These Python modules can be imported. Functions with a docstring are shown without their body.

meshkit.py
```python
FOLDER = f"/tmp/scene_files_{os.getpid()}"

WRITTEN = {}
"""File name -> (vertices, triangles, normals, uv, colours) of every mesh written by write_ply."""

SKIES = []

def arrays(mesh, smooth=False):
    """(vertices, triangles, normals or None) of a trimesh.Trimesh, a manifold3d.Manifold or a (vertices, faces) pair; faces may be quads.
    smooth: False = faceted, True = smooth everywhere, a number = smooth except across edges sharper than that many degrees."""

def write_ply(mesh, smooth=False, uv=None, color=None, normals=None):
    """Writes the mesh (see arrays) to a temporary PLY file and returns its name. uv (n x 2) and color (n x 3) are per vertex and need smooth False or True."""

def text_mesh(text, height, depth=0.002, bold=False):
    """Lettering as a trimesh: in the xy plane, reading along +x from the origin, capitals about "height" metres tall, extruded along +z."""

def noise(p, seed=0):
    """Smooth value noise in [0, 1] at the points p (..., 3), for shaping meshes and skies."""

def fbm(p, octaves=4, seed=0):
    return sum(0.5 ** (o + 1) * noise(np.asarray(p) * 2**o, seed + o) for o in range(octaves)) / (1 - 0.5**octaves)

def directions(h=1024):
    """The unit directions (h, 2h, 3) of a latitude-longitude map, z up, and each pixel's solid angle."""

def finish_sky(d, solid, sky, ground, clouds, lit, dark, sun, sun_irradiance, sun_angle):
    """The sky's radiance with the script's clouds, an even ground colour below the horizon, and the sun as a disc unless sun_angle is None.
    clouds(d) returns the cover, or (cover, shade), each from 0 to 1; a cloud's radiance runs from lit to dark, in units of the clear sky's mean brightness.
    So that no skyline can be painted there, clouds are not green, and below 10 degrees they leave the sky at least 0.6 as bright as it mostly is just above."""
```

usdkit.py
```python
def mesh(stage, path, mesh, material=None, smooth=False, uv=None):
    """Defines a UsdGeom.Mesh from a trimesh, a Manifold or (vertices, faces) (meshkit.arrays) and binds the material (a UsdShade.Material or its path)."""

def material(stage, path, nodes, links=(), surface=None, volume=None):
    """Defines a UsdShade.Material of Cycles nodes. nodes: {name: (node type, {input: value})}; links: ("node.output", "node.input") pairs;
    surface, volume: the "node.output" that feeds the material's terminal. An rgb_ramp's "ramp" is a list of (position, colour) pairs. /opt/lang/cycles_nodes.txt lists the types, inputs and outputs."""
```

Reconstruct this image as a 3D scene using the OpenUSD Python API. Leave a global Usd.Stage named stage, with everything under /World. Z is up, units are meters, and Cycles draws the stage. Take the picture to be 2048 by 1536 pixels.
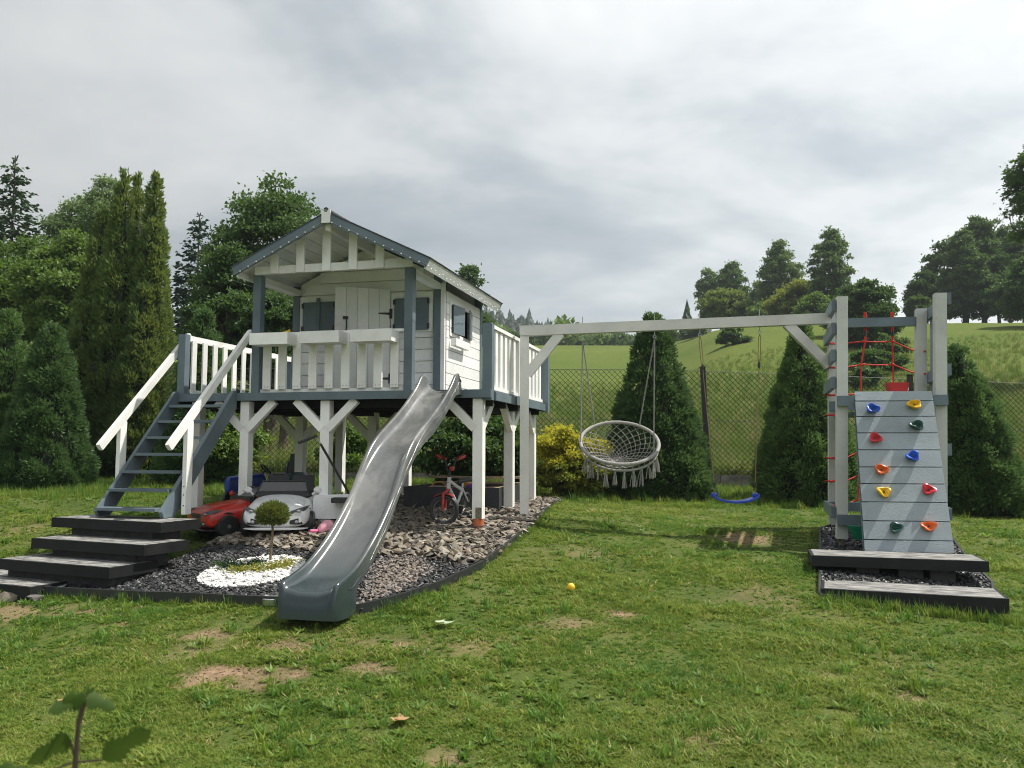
import math
import numpy as np
import trimesh
import shapely
from shapely.geometry import Polygon, Point, LineString, box as sbox
from scipy.interpolate import PchipInterpolator
from scipy.spatial import cKDTree
from pxr import Usd, UsdGeom, UsdLux, UsdShade, Gf, Sdf, Vt
import usdkit, meshkit

stage = Usd.Stage.CreateInMemory()
UsdGeom.SetStageUpAxis(stage, "Z")
UsdGeom.SetStageMetersPerUnit(stage, 1.0)
world = UsdGeom.Xform.Define(stage, "/World")
stage.SetDefaultPrim(world.GetPrim())
stage.DefinePrim("/World/Looks", "Scope")

# ------------------------------------------------------------------ camera
EYE = 1.65                      # eye height above the lawn under the camera
F_PX, PITCH, ROLL = 1700.0, 0.078, 0.003
cam = UsdGeom.Camera.Define(stage, "/World/camera")
cam.CreateHorizontalApertureAttr(36.0)
cam.CreateVerticalApertureAttr(27.0)
cam.CreateFocalLengthAttr(F_PX / 2048 * 36.0)
cam.CreateFStopAttr(5.6)
cam.CreateFocusDistanceAttr(8.6)
cam.CreateExposureAttr(0.52)
cp, sp, cr, sr = math.cos(PITCH), math.sin(PITCH), math.cos(ROLL), math.sin(ROLL)
_R = np.array([cr, -sr * sp, sr * cp])
_U = np.array([-sr, -cr * sp, cr * cp])
_B = np.cross(_R, _U)
_M = np.eye(4); _M[0, :3], _M[1, :3], _M[2, :3], _M[3, :3] = _R, _U, _B, (0, 0, EYE)
cam.AddTransformOp().Set(Gf.Matrix4d(_M.tolist()))

# ------------------------------------------------------------------ sky and sun
SUN = np.array([0.60, 0.14, 1.0]); SUN /= np.linalg.norm(SUN)
SUN_EL, SUN_ROT = math.asin(SUN[2]), math.atan2(SUN[0], SUN[1])
SKY_STRENGTH = 0.067
sky_mat = usdkit.material(stage, "/World/Looks/sky_clouds", {
    "tc": ("texture_coordinate", {}),
    "sky": ("sky_texture", {"sky_type": "single_scattering", "sun_disc": False, "sun_elevation": SUN_EL, "sun_rotation": SUN_ROT, "air_density": 1.0, "aerosol_density": 2.0}),
    # flatten the direction towards the horizon, so that the clouds read as a layer seen from below
    "sep": ("separate_xyz", {}),
    "zz": ("math", {"math_type": "maximum", "value2": 0.0}),
    "za": ("math", {"math_type": "add", "value2": 0.22}),
    "dx": ("math", {"math_type": "divide"}),
    "dy": ("math", {"math_type": "divide"}),
    "cmb": ("combine_xyz", {"z": 0.0}),
    "map": ("mapping", {"location": (3.1, 1.7, 0.0), "scale": (1.0, 1.15, 1.0)}),
    "n1": ("noise_texture", {"scale": 0.85, "detail": 5.0, "roughness": 0.52, "distortion": 0.5}),
    "n2": ("noise_texture", {"scale": 2.6, "detail": 6.0, "roughness": 0.58, "distortion": 0.25}),
    "w2": ("math", {"math_type": "multiply", "value2": 0.30}),
    "w1": ("math", {"math_type": "multiply_add", "value2": 0.70}),
    "ramp": ("rgb_ramp", {"ramp": [(0.30, (4.6, 5.25, 5.8)), (0.41, (6.5, 7.1, 7.5)), (0.50, (9.5, 9.85, 9.95)), (0.60, (11.4, 11.55, 11.5)), (0.8, (12.2, 12.2, 12.0))]}),
    "cov": ("rgb_ramp", {"ramp": [(0.0, (0.86, 0.86, 0.86)), (1.0, (0.97, 0.97, 0.97))]}),
    # cloud glows towards the sun and is duller opposite it
    "dot": ("vector_math", {"math_type": "dot_product", "vector2": SUN}),
    "glow": ("map_range", {"from_min": -0.35, "from_max": 0.85, "to_min": 0.20, "to_max": 1.20}), "gv": ("combine_xyz", {}), "lit": ("mix", {"mix_type": "multiply", "fac": 1.0}),
    "mix": ("mix", {"mix_type": "mix"}),
    "bg": ("background_shader", {"strength": SKY_STRENGTH}),
}, [("tc.generated", "sep.vector"), ("sep.z", "zz.value1"), ("zz.value", "za.value1"), ("sep.x", "dx.value1"), ("za.value", "dx.value2"),
    ("sep.y", "dy.value1"), ("za.value", "dy.value2"), ("dx.value", "cmb.x"), ("dy.value", "cmb.y"), ("cmb.vector", "map.vector"),
    ("map.vector", "n1.vector"), ("map.vector", "n2.vector"), ("n2.fac", "w2.value1"), ("n1.fac", "w1.value1"), ("w2.value", "w1.value3"),
    ("w1.value", "ramp.fac"), ("w1.value", "cov.fac"), ("cov.color", "mix.fac"), ("sky.color", "mix.color1"), ("tc.generated", "dot.vector1"), ("dot.value", "glow.value"), ("glow.result", "gv.x"), ("glow.result", "gv.y"), ("glow.result", "gv.z"), ("ramp.color", "lit.color1"), ("gv.vector", "lit.color2"), ("lit.color", "mix.color2"), ("mix.color", "bg.color")],
    surface="bg.background")
dome = UsdLux.DomeLight.Define(stage, "/World/sky")
dome.GetPrim().SetCustomDataByKey("kind", "structure")
UsdShade.MaterialBindingAPI.Apply(dome.GetPrim()).Bind(sky_mat)
sun = UsdLux.DistantLight.Define(stage, "/World/sun")
sun.CreateIntensityAttr(1.25); sun.CreateAngleAttr(0.55); sun.CreateColorAttr(Gf.Vec3f(1.0, 0.955, 0.87))
sun.CreateNormalizeAttr(True)
_z = SUN; _x = np.cross([0, 0, 1], _z); _x /= np.linalg.norm(_x); _y = np.cross(_z, _x)
_S = np.eye(4); _S[0, :3], _S[1, :3], _S[2, :3] = _x, _y, _z
sun.AddTransformOp().Set(Gf.Matrix4d(_S.tolist()))

# ------------------------------------------------------------------ helpers
_names = {}
def unique(parent, name):
    k = _names.get((parent, name), 0); _names[(parent, name)] = k + 1
    return f"{parent}/{name}" + (f"_{k:03d}" if k else "")
def path_of(p): return p if isinstance(p, str) else str(p.GetPath())
def tag(p, label=None, cat=None, group=None, kind=None):
    p = stage.GetPrimAtPath(path_of(p))
    for k, v in (("label", label), ("category", cat), ("group", group), ("kind", kind)):
        if v: p.SetCustomDataByKey(k, v)
def thing(name, label, cat, loc=(0, 0, 0), rz=0.0, group=None, kind=None, scale=None):
    """An Xform at the thing's base; its children are its parts. rz in radians."""
    x = UsdGeom.Xform.Define(stage, unique("/World", name))
    x.AddTranslateOp().Set(Gf.Vec3d(*map(float, loc)))
    if rz: x.AddRotateZOp().Set(math.degrees(rz))
    if scale is not None: x.AddScaleOp().Set(Gf.Vec3f(*([float(scale)] * 3 if np.ndim(scale) == 0 else map(float, scale))))
    tag(str(x.GetPath()), label, cat, group, kind)
    return str(x.GetPath())
def part(parent, name, mesh, mat, smooth=False, label=None, cat=None, group=None, kind=None):
    m = usdkit.mesh(stage, unique(parent, name), mesh, mat, smooth)
    tag(str(m.GetPath()), label, cat, group, kind)
    return str(m.GetPath())
def copy_of(src, name, label, cat, loc, rz=0.0, group=None, scale=None):
    p = thing(name, label, cat, loc, rz, group, None, scale)
    prim = stage.GetPrimAtPath(p)
    for c in stage.GetPrimAtPath(src).GetChildren():
        pass
    prim.GetReferences().AddInternalReference(Sdf.Path(src)); prim.SetInstanceable(True)
    return p

_cb = {}
def box(size, bevel=0.003):
    """A box round the origin with chamfered edges."""
    s = np.asarray(size, float) / 2
    b = min(bevel, s.min() * 0.45)
    if b <= 0: return trimesh.creation.box(2 * s)
    if "f" not in _cb:
        pts = []
        for sx in (-1, 1):
            for sy in (-1, 1):
                for sz in (-1, 1):
                    for k in range(3):
                        q = np.array([sx, sy, sz], float); q[k] *= 0.5; pts.append(q * 1.0)
        pts = np.array(pts); h = trimesh.convex.convex_hull(pts)
        idx = [int(np.argmin(((pts - v) ** 2).sum(1))) for v in h.vertices]
        _cb["f"] = (np.array(idx)[h.faces])
    v = []
    for sx in (-1, 1):
        for sy in (-1, 1):
            for sz in (-1, 1):
                for k in range(3):
                    q = np.array([sx, sy, sz], float) * s; q -= np.sign(q) * b * (np.arange(3) == k); v.append(q)
    return trimesh.Trimesh(np.array(v), _cb["f"], process=False)
# the 24 chamfer points above: corner point k is pulled in along axis k
def bx(x0, x1, y0, y1, z0, z1, bevel=0.003):
    m = box((x1 - x0, y1 - y0, z1 - z0), bevel); m.apply_translation(((x0 + x1) / 2, (y0 + y1) / 2, (z0 + z1) / 2)); return m
def beam(p0, p1, w, h, up=(0, 0, 1), bevel=0.003):
    """A board from p0 to p1: w across, h along 'up'."""
    p0, p1, up = (np.asarray(q, float) for q in (p0, p1, up))
    d = p1 - p0; L = np.linalg.norm(d); d /= L
    s = np.cross(d, up); s /= np.linalg.norm(s); t = np.cross(s, d)
    m = box((L, w, h), bevel); T = np.eye(4); T[:3, 0], T[:3, 1], T[:3, 2], T[:3, 3] = d, s, t, (p0 + p1) / 2
    m.apply_transform(T); m.fix_normals() if False else None
    return m
def tube(pts, r, n=8, caps=True):
    """A round tube along a polyline; r a number or one per point."""
    pts = np.asarray(pts, float); k = len(pts); r = np.broadcast_to(np.asarray(r, float), (k,))
    t = np.gradient(pts, axis=0); t /= np.linalg.norm(t, axis=1, keepdims=True) + 1e-12
    ref = np.array([0, 0, 1.0]) if abs(t[0, 2]) < 0.9 else np.array([1.0, 0, 0])
    a = np.cross(t[0], ref); a /= np.linalg.norm(a); A = [a]
    for i in range(1, k):
        a = A[-1] - t[i] * (A[-1] @ t[i]); A.append(a / (np.linalg.norm(a) + 1e-12))
    A = np.array(A); B = np.cross(t, A); th = np.arange(n) * 2 * np.pi / n
    v = pts[:, None] + r[:, None, None] * (np.cos(th)[None, :, None] * A[:, None] + np.sin(th)[None, :, None] * B[:, None])
    v = v.reshape(-1, 3); f = []
    i = np.arange(k - 1)[:, None] * n; j = np.arange(n)[None]; j2 = (j + 1) % n
    a, b, c, d = (i + j).ravel(), (i + j2).ravel(), (i + n + j2).ravel(), (i + n + j).ravel()
    f = [np.stack([a, b, c], 1), np.stack([a, c, d], 1)]
    if caps:
        v = np.vstack([v, pts[0], pts[-1]]); jj = np.arange(n); q = (jj + 1) % n; o = (k - 1) * n
        f += [np.stack([q, jj, np.full(n, k * n)], 1), np.stack([o + jj, o + q, np.full(n, k * n + 1)], 1)]
    return trimesh.Trimesh(v, np.vstack(f), process=False)
def loft(rings, closed=True, caps=True):
    """rings: (k, n, 3) cross-sections with equal point counts, joined one after another."""
    R = np.asarray(rings, float); k, n = R.shape[:2]; v = R.reshape(-1, 3)
    i = np.arange(k - 1)[:, None] * n; j = np.arange(n if closed else n - 1)[None]; j2 = (j + 1) % n
    a, b, c, d = (i + j).ravel(), (i + j2).ravel(), (i + n + j2).ravel(), (i + n + j).ravel()
    f = [np.stack([a, b, c], 1), np.stack([a, c, d], 1)]
    if caps:
        v = np.vstack([v, R[0].mean(0), R[-1].mean(0)]); jj = np.arange(n); q = (jj + 1) % n; o = (k - 1) * n
        f += [np.stack([q, jj, np.full(n, k * n)], 1), np.stack([o + jj, o + q, np.full(n, k * n + 1)], 1)]
    m = trimesh.Trimesh(v, np.vstack(f), process=False)
    if closed and caps and m.volume < 0: m.invert()
    return m
def cat(*ms):
    ms = [m for a in ms for m in (a if isinstance(a, (list, tuple)) else [a])]
    return trimesh.util.concatenate(ms)
def moved(m, t=(0, 0, 0), rz=0.0, rx=0.0, ry=0.0):
    m = m.copy()
    for a, ax in ((rx, (1, 0, 0)), (ry, (0, 1, 0)), (rz, (0, 0, 1))):
        if a: m.apply_transform(trimesh.transformations.rotation_matrix(a, ax))
    m.apply_translation(t); return m
def lathe(profile, n=24):
    """Revolves (radius, z) pairs about z."""
    p = np.asarray(profile, float); th = np.arange(n) * 2 * np.pi / n
    R = np.stack([p[:, 0, None] * np.cos(th), p[:, 0, None] * np.sin(th), np.broadcast_to(p[:, 1, None], (len(p), n))], -1)
    return loft(R)
def ball(c, r, sub=2):
    m = trimesh.creation.icosphere(sub); m.vertices *= np.asarray(r) if np.ndim(r) else r; m.apply_translation(c); return m
def bezier(p0, p1, p2, n=12):
    t = np.linspace(0, 1, n)[:, None]; p0, p1, p2 = map(np.asarray, (p0, p1, p2))
    return (1 - t) ** 2 * p0 + 2 * t * (1 - t) * p1 + t * t * p2
def at(px, py, y):
    """The place at depth y (metres in front of the camera) that a ray through a photograph point reaches."""
    X, Y = px - 1024.0, py - 768.0
    X, Y = X * cr + Y * sr, -X * sr + Y * cr
    a, b, c = X / F_PX, 1.0, -Y / F_PX
    d = np.array([a, b * cp - c * sp, b * sp + c * cp]); q = d * y / d[1]
    return np.array([q[0], q[1], q[2] + EYE])

# ------------------------------------------------------------------ materials
def M(name, nodes, links, surface): return usdkit.material(stage, "/World/Looks/" + name, nodes, links, surface=surface)
def paint(name, col, rough=0.5, vary=0.12, scale=6.0, bump=0.15, fine=90.0, dirt=None, spec=0.4, stretch=(1, 1, 1), dist=0.004, metallic=0.0, knots=0.0):
    """A coat with slow mottling, a fine bump and a small difference from piece to piece."""
    col = np.array(col, float); lo, hi = col * (1 - vary), np.minimum(col * (1 + vary), 0.95)
    dirt = lo * 0.8 if dirt is None else np.array(dirt, float)
    return M(name, {
        "g": ("geometry", {}), "o": ("object_info", {}), "mp": ("mapping", {"scale": stretch}),
        "n": ("noise_texture", {"scale": scale, "detail": 6.0, "roughness": 0.62}),
        "r": ("rgb_ramp", {"ramp": [(0.24, dirt), (0.40, lo), (0.62, hi)]}),
        "v": ("math", {"math_type": "multiply_add", "value2": 0.16, "value3": 0.92}), "vc": ("combine_xyz", {}),
        "m": ("mix", {"mix_type": "multiply", "fac": 1.0}),
        "f": ("noise_texture", {"scale": fine, "detail": 4.0, "roughness": 0.6}), "fr": ("rgb_ramp", {"ramp": [(0.30, (0.93, 0.925, 0.91)), (0.46, (1.0, 1.0, 1.0)), (0.8, (1.02, 1.02, 1.02))]}), "m2": ("mix", {"mix_type": "multiply", "fac": 0.8}),
        "kn": ("voronoi_texture", {"scale": 4.2, "randomness": 1.0}), "kr": ("rgb_ramp", {"ramp": [(0.0, (0.72, 0.66, 0.56)), (0.035, (0.80, 0.76, 0.68)), (0.06, (1.0, 1.0, 1.0))]}), "m3": ("mix", {"mix_type": "multiply", "fac": knots}),
        "b": ("bump", {"strength": bump, "distance": dist}),
        "rr": ("map_range", {"from_min": 0.3, "from_max": 0.7, "to_min": rough * 0.85, "to_max": min(1.0, rough * 1.15)}),
        "p": ("principled_bsdf", {"specular_ior_level": spec, "metallic": metallic})},
        [("g.position", "mp.vector"), ("g.position", "n.vector"), ("mp.vector", "f.vector"), ("n.fac", "r.fac"), ("o.random", "v.value1"), ("v.value", "vc.x"), ("v.value", "vc.y"), ("v.value", "vc.z"),
         ("r.color", "m.color1"), ("vc.vector", "m.color2"), ("f.fac", "fr.fac"), ("m.color", "m2.color1"), ("fr.color", "m2.color2"), ("g.position", "kn.vector"), ("kn.distance", "kr.fac"), ("m2.color", "m3.color1"), ("kr.color", "m3.color2"), ("m3.color", "p.base_color"), ("f.fac", "b.height"), ("b.normal", "p.normal"), ("n.fac", "rr.value"), ("rr.result", "p.roughness")], "p.BSDF")
def leafy(name, stops, scale=2.0, trans=0.35, rough=0.55, fine=25.0, tcol=None, gain=1.5):
    """Foliage: colour wanders with place and from leaf to leaf; light comes through."""
    stops = [(p, np.minimum(np.array(c, float) * gain, .8)) for p, c in stops]
    t = tcol if tcol is not None else stops[-1][1] * np.array([1.5, 1.5, 0.6])
    return M(name, {
        "g": ("geometry", {}), "n": ("noise_texture", {"scale": scale, "detail": 3.0, "roughness": 0.6}), "n2": ("noise_texture", {"scale": fine, "detail": 2.0}),
        "o": ("object_info", {}), "oz": ("math", {"math_type": "multiply_add", "value2": 0.26, "value3": -0.13}), "a": ("math", {"math_type": "multiply_add", "value2": 0.45}), "h": ("math", {"math_type": "multiply_add", "value2": 0.55}),
        "r": ("rgb_ramp", {"ramp": stops}), "tm": ("mix", {"mix_type": "mix", "fac": 0.5, "color2": t}),
        "p": ("principled_bsdf", {"roughness": rough, "specular_ior_level": 0.25}), "t": ("translucent_bsdf", {}), "x": ("mix_closure", {"fac": trans})},
        [("g.position", "n.vector"), ("g.random_per_island", "n2.w"), ("g.position", "n2.vector"), ("o.random", "oz.value1"), ("oz.value", "h.value3"), ("n.fac", "h.value1"), ("n2.fac", "a.value1"), ("h.value", "a.value3"), ("a.value", "r.fac"), ("r.color", "p.base_color"), ("r.color", "tm.color1"), ("tm.color", "t.color"),
         ("p.BSDF", "x.closure1"), ("t.BSDF", "x.closure2")], "x.closure")
def plain(name, col, rough=0.5, spec=0.5, metallic=0.0, coat=0.0):
    return paint(name, col, rough, 0.05, 9.0, 0.03, 120.0, dirt=np.array(col) * 0.85, spec=spec, metallic=metallic)

white = paint("white_paint", (0.74, 0.735, 0.71), 0.5, 0.06, 2.2, 0.35, 26.0, dirt=(0.56, 0.545, 0.50), stretch=(3, 3, .7), knots=0.7)
grey = paint("slate_paint", (0.115, 0.150, 0.172), 0.45, 0.12, 2.5, 0.35, 30.0, stretch=(3, 3, .7), knots=0.45)
light_grey = paint("light_grey_paint", (0.47, 0.48, 0.45), 0.5, 0.06, 3.0, 0.3, 30.0, stretch=(3, 3, .7), knots=0.6)
wall_grey = paint("climbing_wall_paint", (0.31, 0.36, 0.39), 0.42, 0.08, 2.5, 0.5, 55.0, stretch=(1, 2, 2), dist=0.006, knots=0.6)
black_wood = paint("black_stain", (0.012, 0.0135, 0.0135), 0.6, 0.2, 5.0, 0.2, 60.0, spec=0.2)
bitumen = paint("roofing_felt", (0.05, 0.055, 0.06), 0.8, 0.15, 8.0, 0.5, 200.0)
black_plastic = plain("black_plastic", (0.02, 0.021, 0.022), 0.42)
iron = plain("black_iron", (0.025, 0.025, 0.027), 0.5)
steel = plain("zinc_steel", (0.45, 0.46, 0.47), 0.35, 0.5, 1.0)
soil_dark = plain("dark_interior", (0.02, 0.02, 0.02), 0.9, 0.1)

# ------------------------------------------------------------------ terrain
_gy = PchipInterpolator([-700, -50, 0, 2, 3.9, 5.2, 6.3, 7.5, 8.5, 9.3, 11, 13, 15, 17, 40, 900], np.array([-1.9, -1.8, -1.65, -1.55, -1.42, -1.27, -1.13, -.97, -.855, -.76, -.64, -.53, -.42, -.32, .0, .0]) + EYE)
_px = np.array([-4000, -600, 0, 600, 1100, 1300, 1370, 1450, 1600, 1880, 2048, 2600, 6000])
_sky = PchipInterpolator(_px, (901 - np.array([720, 720, 715, 705, 691, 690, 679, 655, 641, 642, 640, 625, 640])) / 1700.0)
_crd = PchipInterpolator(_px, [115, 115, 115, 115, 115, 105, 92, 76, 70, 62, 58, 60, 60])
_far = PchipInterpolator(_px, (901 - np.array([690, 690, 690, 690, 702, 730, 740, 760, 780, 800, 800, 800, 800])) / 1700.0)
def ground(x, y):
    """Height of the land: a lawn that rises away from the camera, a meadow hill behind the fence, a wooded hill far off."""
    x, y = np.asarray(x, float), np.asarray(y, float)
    z = _gy(np.clip(y, -700, 900))
    z = z - 0.028 * np.clip(x, -0.3, 7) - (0.05 * np.clip(-x - 1.2, 0, 6) + 0.05 * np.clip(-x - 2.6, 0, 4) * (np.abs(y - 6) < 12)) * np.clip((11 - y) / 3.5, 0, 1)
    z = z + 0.05 * np.exp(-((x + .5) ** 2 + (y - 8.6) ** 2) / 3.0)
    z = z + 0.02 * (meshkit.noise(np.stack([x * .9, y * .9, x * 0], -1), 3) - .5) * (y < 20)
    yy = np.maximum(y, 9.0); p = np.clip(1024 + 1700 * x / yy, -4000, 6000)
    rc = _crd(p); zc = _sky(p) * rc + EYE; t = np.clip((yy - 15.5) / (rc - 15.5), 0, 1)
    z15 = _gy(15.5) - 0.028 * np.clip(x, -0.3, 7)
    hill = z15 + (zc - z15) * (0.75 * t + 0.25 * t * t * (3 - 2 * t)) + 0.25 * np.sin(x * .11 + y * .07) * t * (1 - t) * 2
    rf = 390.0; zf = _far(p) * rf + EYE; s = np.clip((yy - rc) / (rf - rc), 0, 1)
    dip = zc + (zf - zc) * s - 6.0 * np.sin(np.pi * np.clip(s * 1.6, 0, 1))
    beyond = zf + np.clip(yy - rf, 0, 200) * 0.17 * np.clip((1400 - p) / 500, 0, 1)
    h = np.where(yy < rc, hill, np.where(yy < rf, dip, beyond))
    return np.where(y > 15.5, h, z)
def hit(px, py, lift=0.0):
    """Where the ray through a photograph point meets the ground (raised by lift)."""
    lo, hi = 2.0, 2.0
    def gap(d): q = at(px, py, d); return q[2] - float(ground(q[0], q[1])) - lift
    while gap(hi) > 0 and hi < 60: lo, hi = hi, hi + 0.25
    for _ in range(30):
        m = (lo + hi) / 2; lo, hi = (m, hi) if gap(m) > 0 else (lo, m)
    return at(px, py, hi)
def stretch_lines(a, b, step, ends, n):
    core = np.arange(a, b + 1e-9, step); g = np.geomspace(step, ends, n).cumsum()
    return core, g
def axis(a, b, step, far_lo, far_hi, n=46):
    core = np.arange(a, b + 1e-9, step); out = []
    k = (np.arange(1, n + 1) / n) ** 3
    return np.unique(np.concatenate([a - k * (a - far_lo), core, b + k * (far_hi - b)]))
GX, GY = axis(-6, 6.2, 0.07, -520, 520), axis(2.4, 15.5, 0.07, -60, 640, 90)
X, Y = np.meshgrid(GX, GY); Z = ground(X, Y)
nx = len(GX); idx = np.arange(X.size).reshape(X.shape)
gf = np.stack([idx[:-1, :-1], idx[:-1, 1:], idx[1:, 1:], idx[1:, :-1]], -1).reshape(-1, 4)
# bare soil: worn places in the lawn (photograph points, ground radii along x and y in metres, strength)
SOIL = [(470, 1352, .34, .13, 1.0), (405, 1272, .16, .07, .9), (560, 1290, .3, .12, .75), (730, 1335, .2, .08, .7), (800, 1292, .1, .06, .7), (1240, 1227, .17, .07, .9), (1120, 1250, .25, .1, .5),
        (1480, 1075, .3, .22, .75), (1560, 1200, .35, .3, .35), (905, 1518, .12, .07, .8), (1440, 1480, .16, .09, .55), (1640, 1350, .14, .05, .6), (1830, 1395, .16, .1, .6), (30, 1225, .35, .2, .7), (200, 1222, .4, .06, .6), (250, 1250, .12, .05, .6),
        (650, 1300, .5, .22, .45), (20, 1065, .3, .25, .5), (1170, 1108, .5, .15, .3), (1750, 1225, .6, .06, .5), (1950, 1190, .25, .3, .35), (900, 1290, .35, .15, .3), (330, 1300, .5, .2, .3)]
def soil(x, y):
    x, y = np.asarray(x, float), np.asarray(y, float); s = np.zeros(np.broadcast(x, y).shape)
    p = np.stack([x * 1.0, y * 1.0, x * 0], -1); w = meshkit.fbm(p * 5.0, 4, 11) - .5; w2 = meshkit.fbm(p * 16.0, 3, 21) - .5
    for (cx, cy, rx, ry, a), c in zip(SOIL, SOIL_AT):
        q = ((x - c[0]) / (rx * 1.05)) ** 2 + ((y - c[1]) / (ry * 1.35)) ** 2
        s = np.maximum(s, a * np.clip(1.35 - np.sqrt(q) + w * 1.6 + w2 * .8, 0, 1))
    return np.clip(s, 0, 1)
SOIL_AT = [hit(q[0], q[1]) for q in SOIL]
S = np.zeros(X.shape); near = (X > -6.5) & (X < 6.5) & (Y > 2) & (Y < 13)
S[near] = soil(X[near], Y[near])
lawn_mat = M("lawn_soil", {
    "g": ("geometry", {}), "a": ("attribute", {"attribute": "soil"}), "sep": ("separate_xyz", {}),
    "n": ("noise_texture", {"scale": 0.9, "detail": 6.0, "roughness": 0.65}), "n2": ("noise_texture", {"scale": 22.0, "detail": 5.0, "roughness": 0.7}), "n3": ("noise_texture", {"scale": 0.06, "detail": 7.0, "roughness": 0.65}),
    "thatch": ("rgb_ramp", {"ramp": [(0.3, (0.040, 0.062, 0.014)), (0.5, (0.070, 0.095, 0.022)), (0.72, (0.125, 0.120, 0.045))]}),
    "earth": ("rgb_ramp", {"ramp": [(0.3, (0.15, 0.10, 0.062)), (0.6, (0.26, 0.18, 0.115)), (0.8, (0.33, 0.24, 0.16))]}),
    "meadow": ("rgb_ramp", {"ramp": [(0.30, (0.046, 0.078, 0.010)), (0.45, (0.068, 0.100, 0.014)), (0.58, (0.094, 0.118, 0.020)), (0.75, (0.135, 0.136, 0.040))]}),
    "mn": ("mix", {"fac": 0.45}), "mf": ("noise_texture", {"scale": 1.1, "detail": 7.0, "roughness": 0.75}),
    "far": ("map_range", {"from_min": 15.0, "from_max": 16.5}), "mix1": ("mix", {}), "mix2": ("mix", {}),
    "b": ("bump", {"strength": 0.7, "distance": 0.03}), "p": ("principled_bsdf", {"roughness": 0.95, "specular_ior_level": 0.1})},
    [("g.position", "n.vector"), ("g.position", "n2.vector"), ("g.position", "n3.vector"), ("g.position", "mf.vector"), ("n2.fac", "earth.fac"), ("n.fac", "thatch.fac"),
     ("n3.color", "mn.color1"), ("mf.color", "mn.color2"), ("mn.color", "meadow.fac"), ("g.position", "sep.vector"), ("sep.y", "far.value"), ("thatch.color", "mix1.color1"), ("earth.color", "mix1.color2"), ("a.fac", "mix1.fac"),
     ("mix1.color", "mix2.color1"), ("meadow.color", "mix2.color2"), ("far.result", "mix2.fac"), ("mix2.color", "p.base_color"), ("n2.fac", "b.height"), ("b.normal", "p.normal")], "p.BSDF")
g = usdkit.mesh(stage, "/World/ground", (np.stack([X, Y, Z], -1).reshape(-1, 3), gf), lawn_mat, True)
UsdGeom.PrimvarsAPI(g).CreatePrimvar("soil", Sdf.ValueTypeNames.FloatArray, "vertex").Set(Vt.FloatArray.FromNumpy(S.reshape(-1).astype(np.float32)))
tag("/World/ground", "sloping lawn with worn soil patches and the meadow hill behind it", None, None, "structure")

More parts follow.
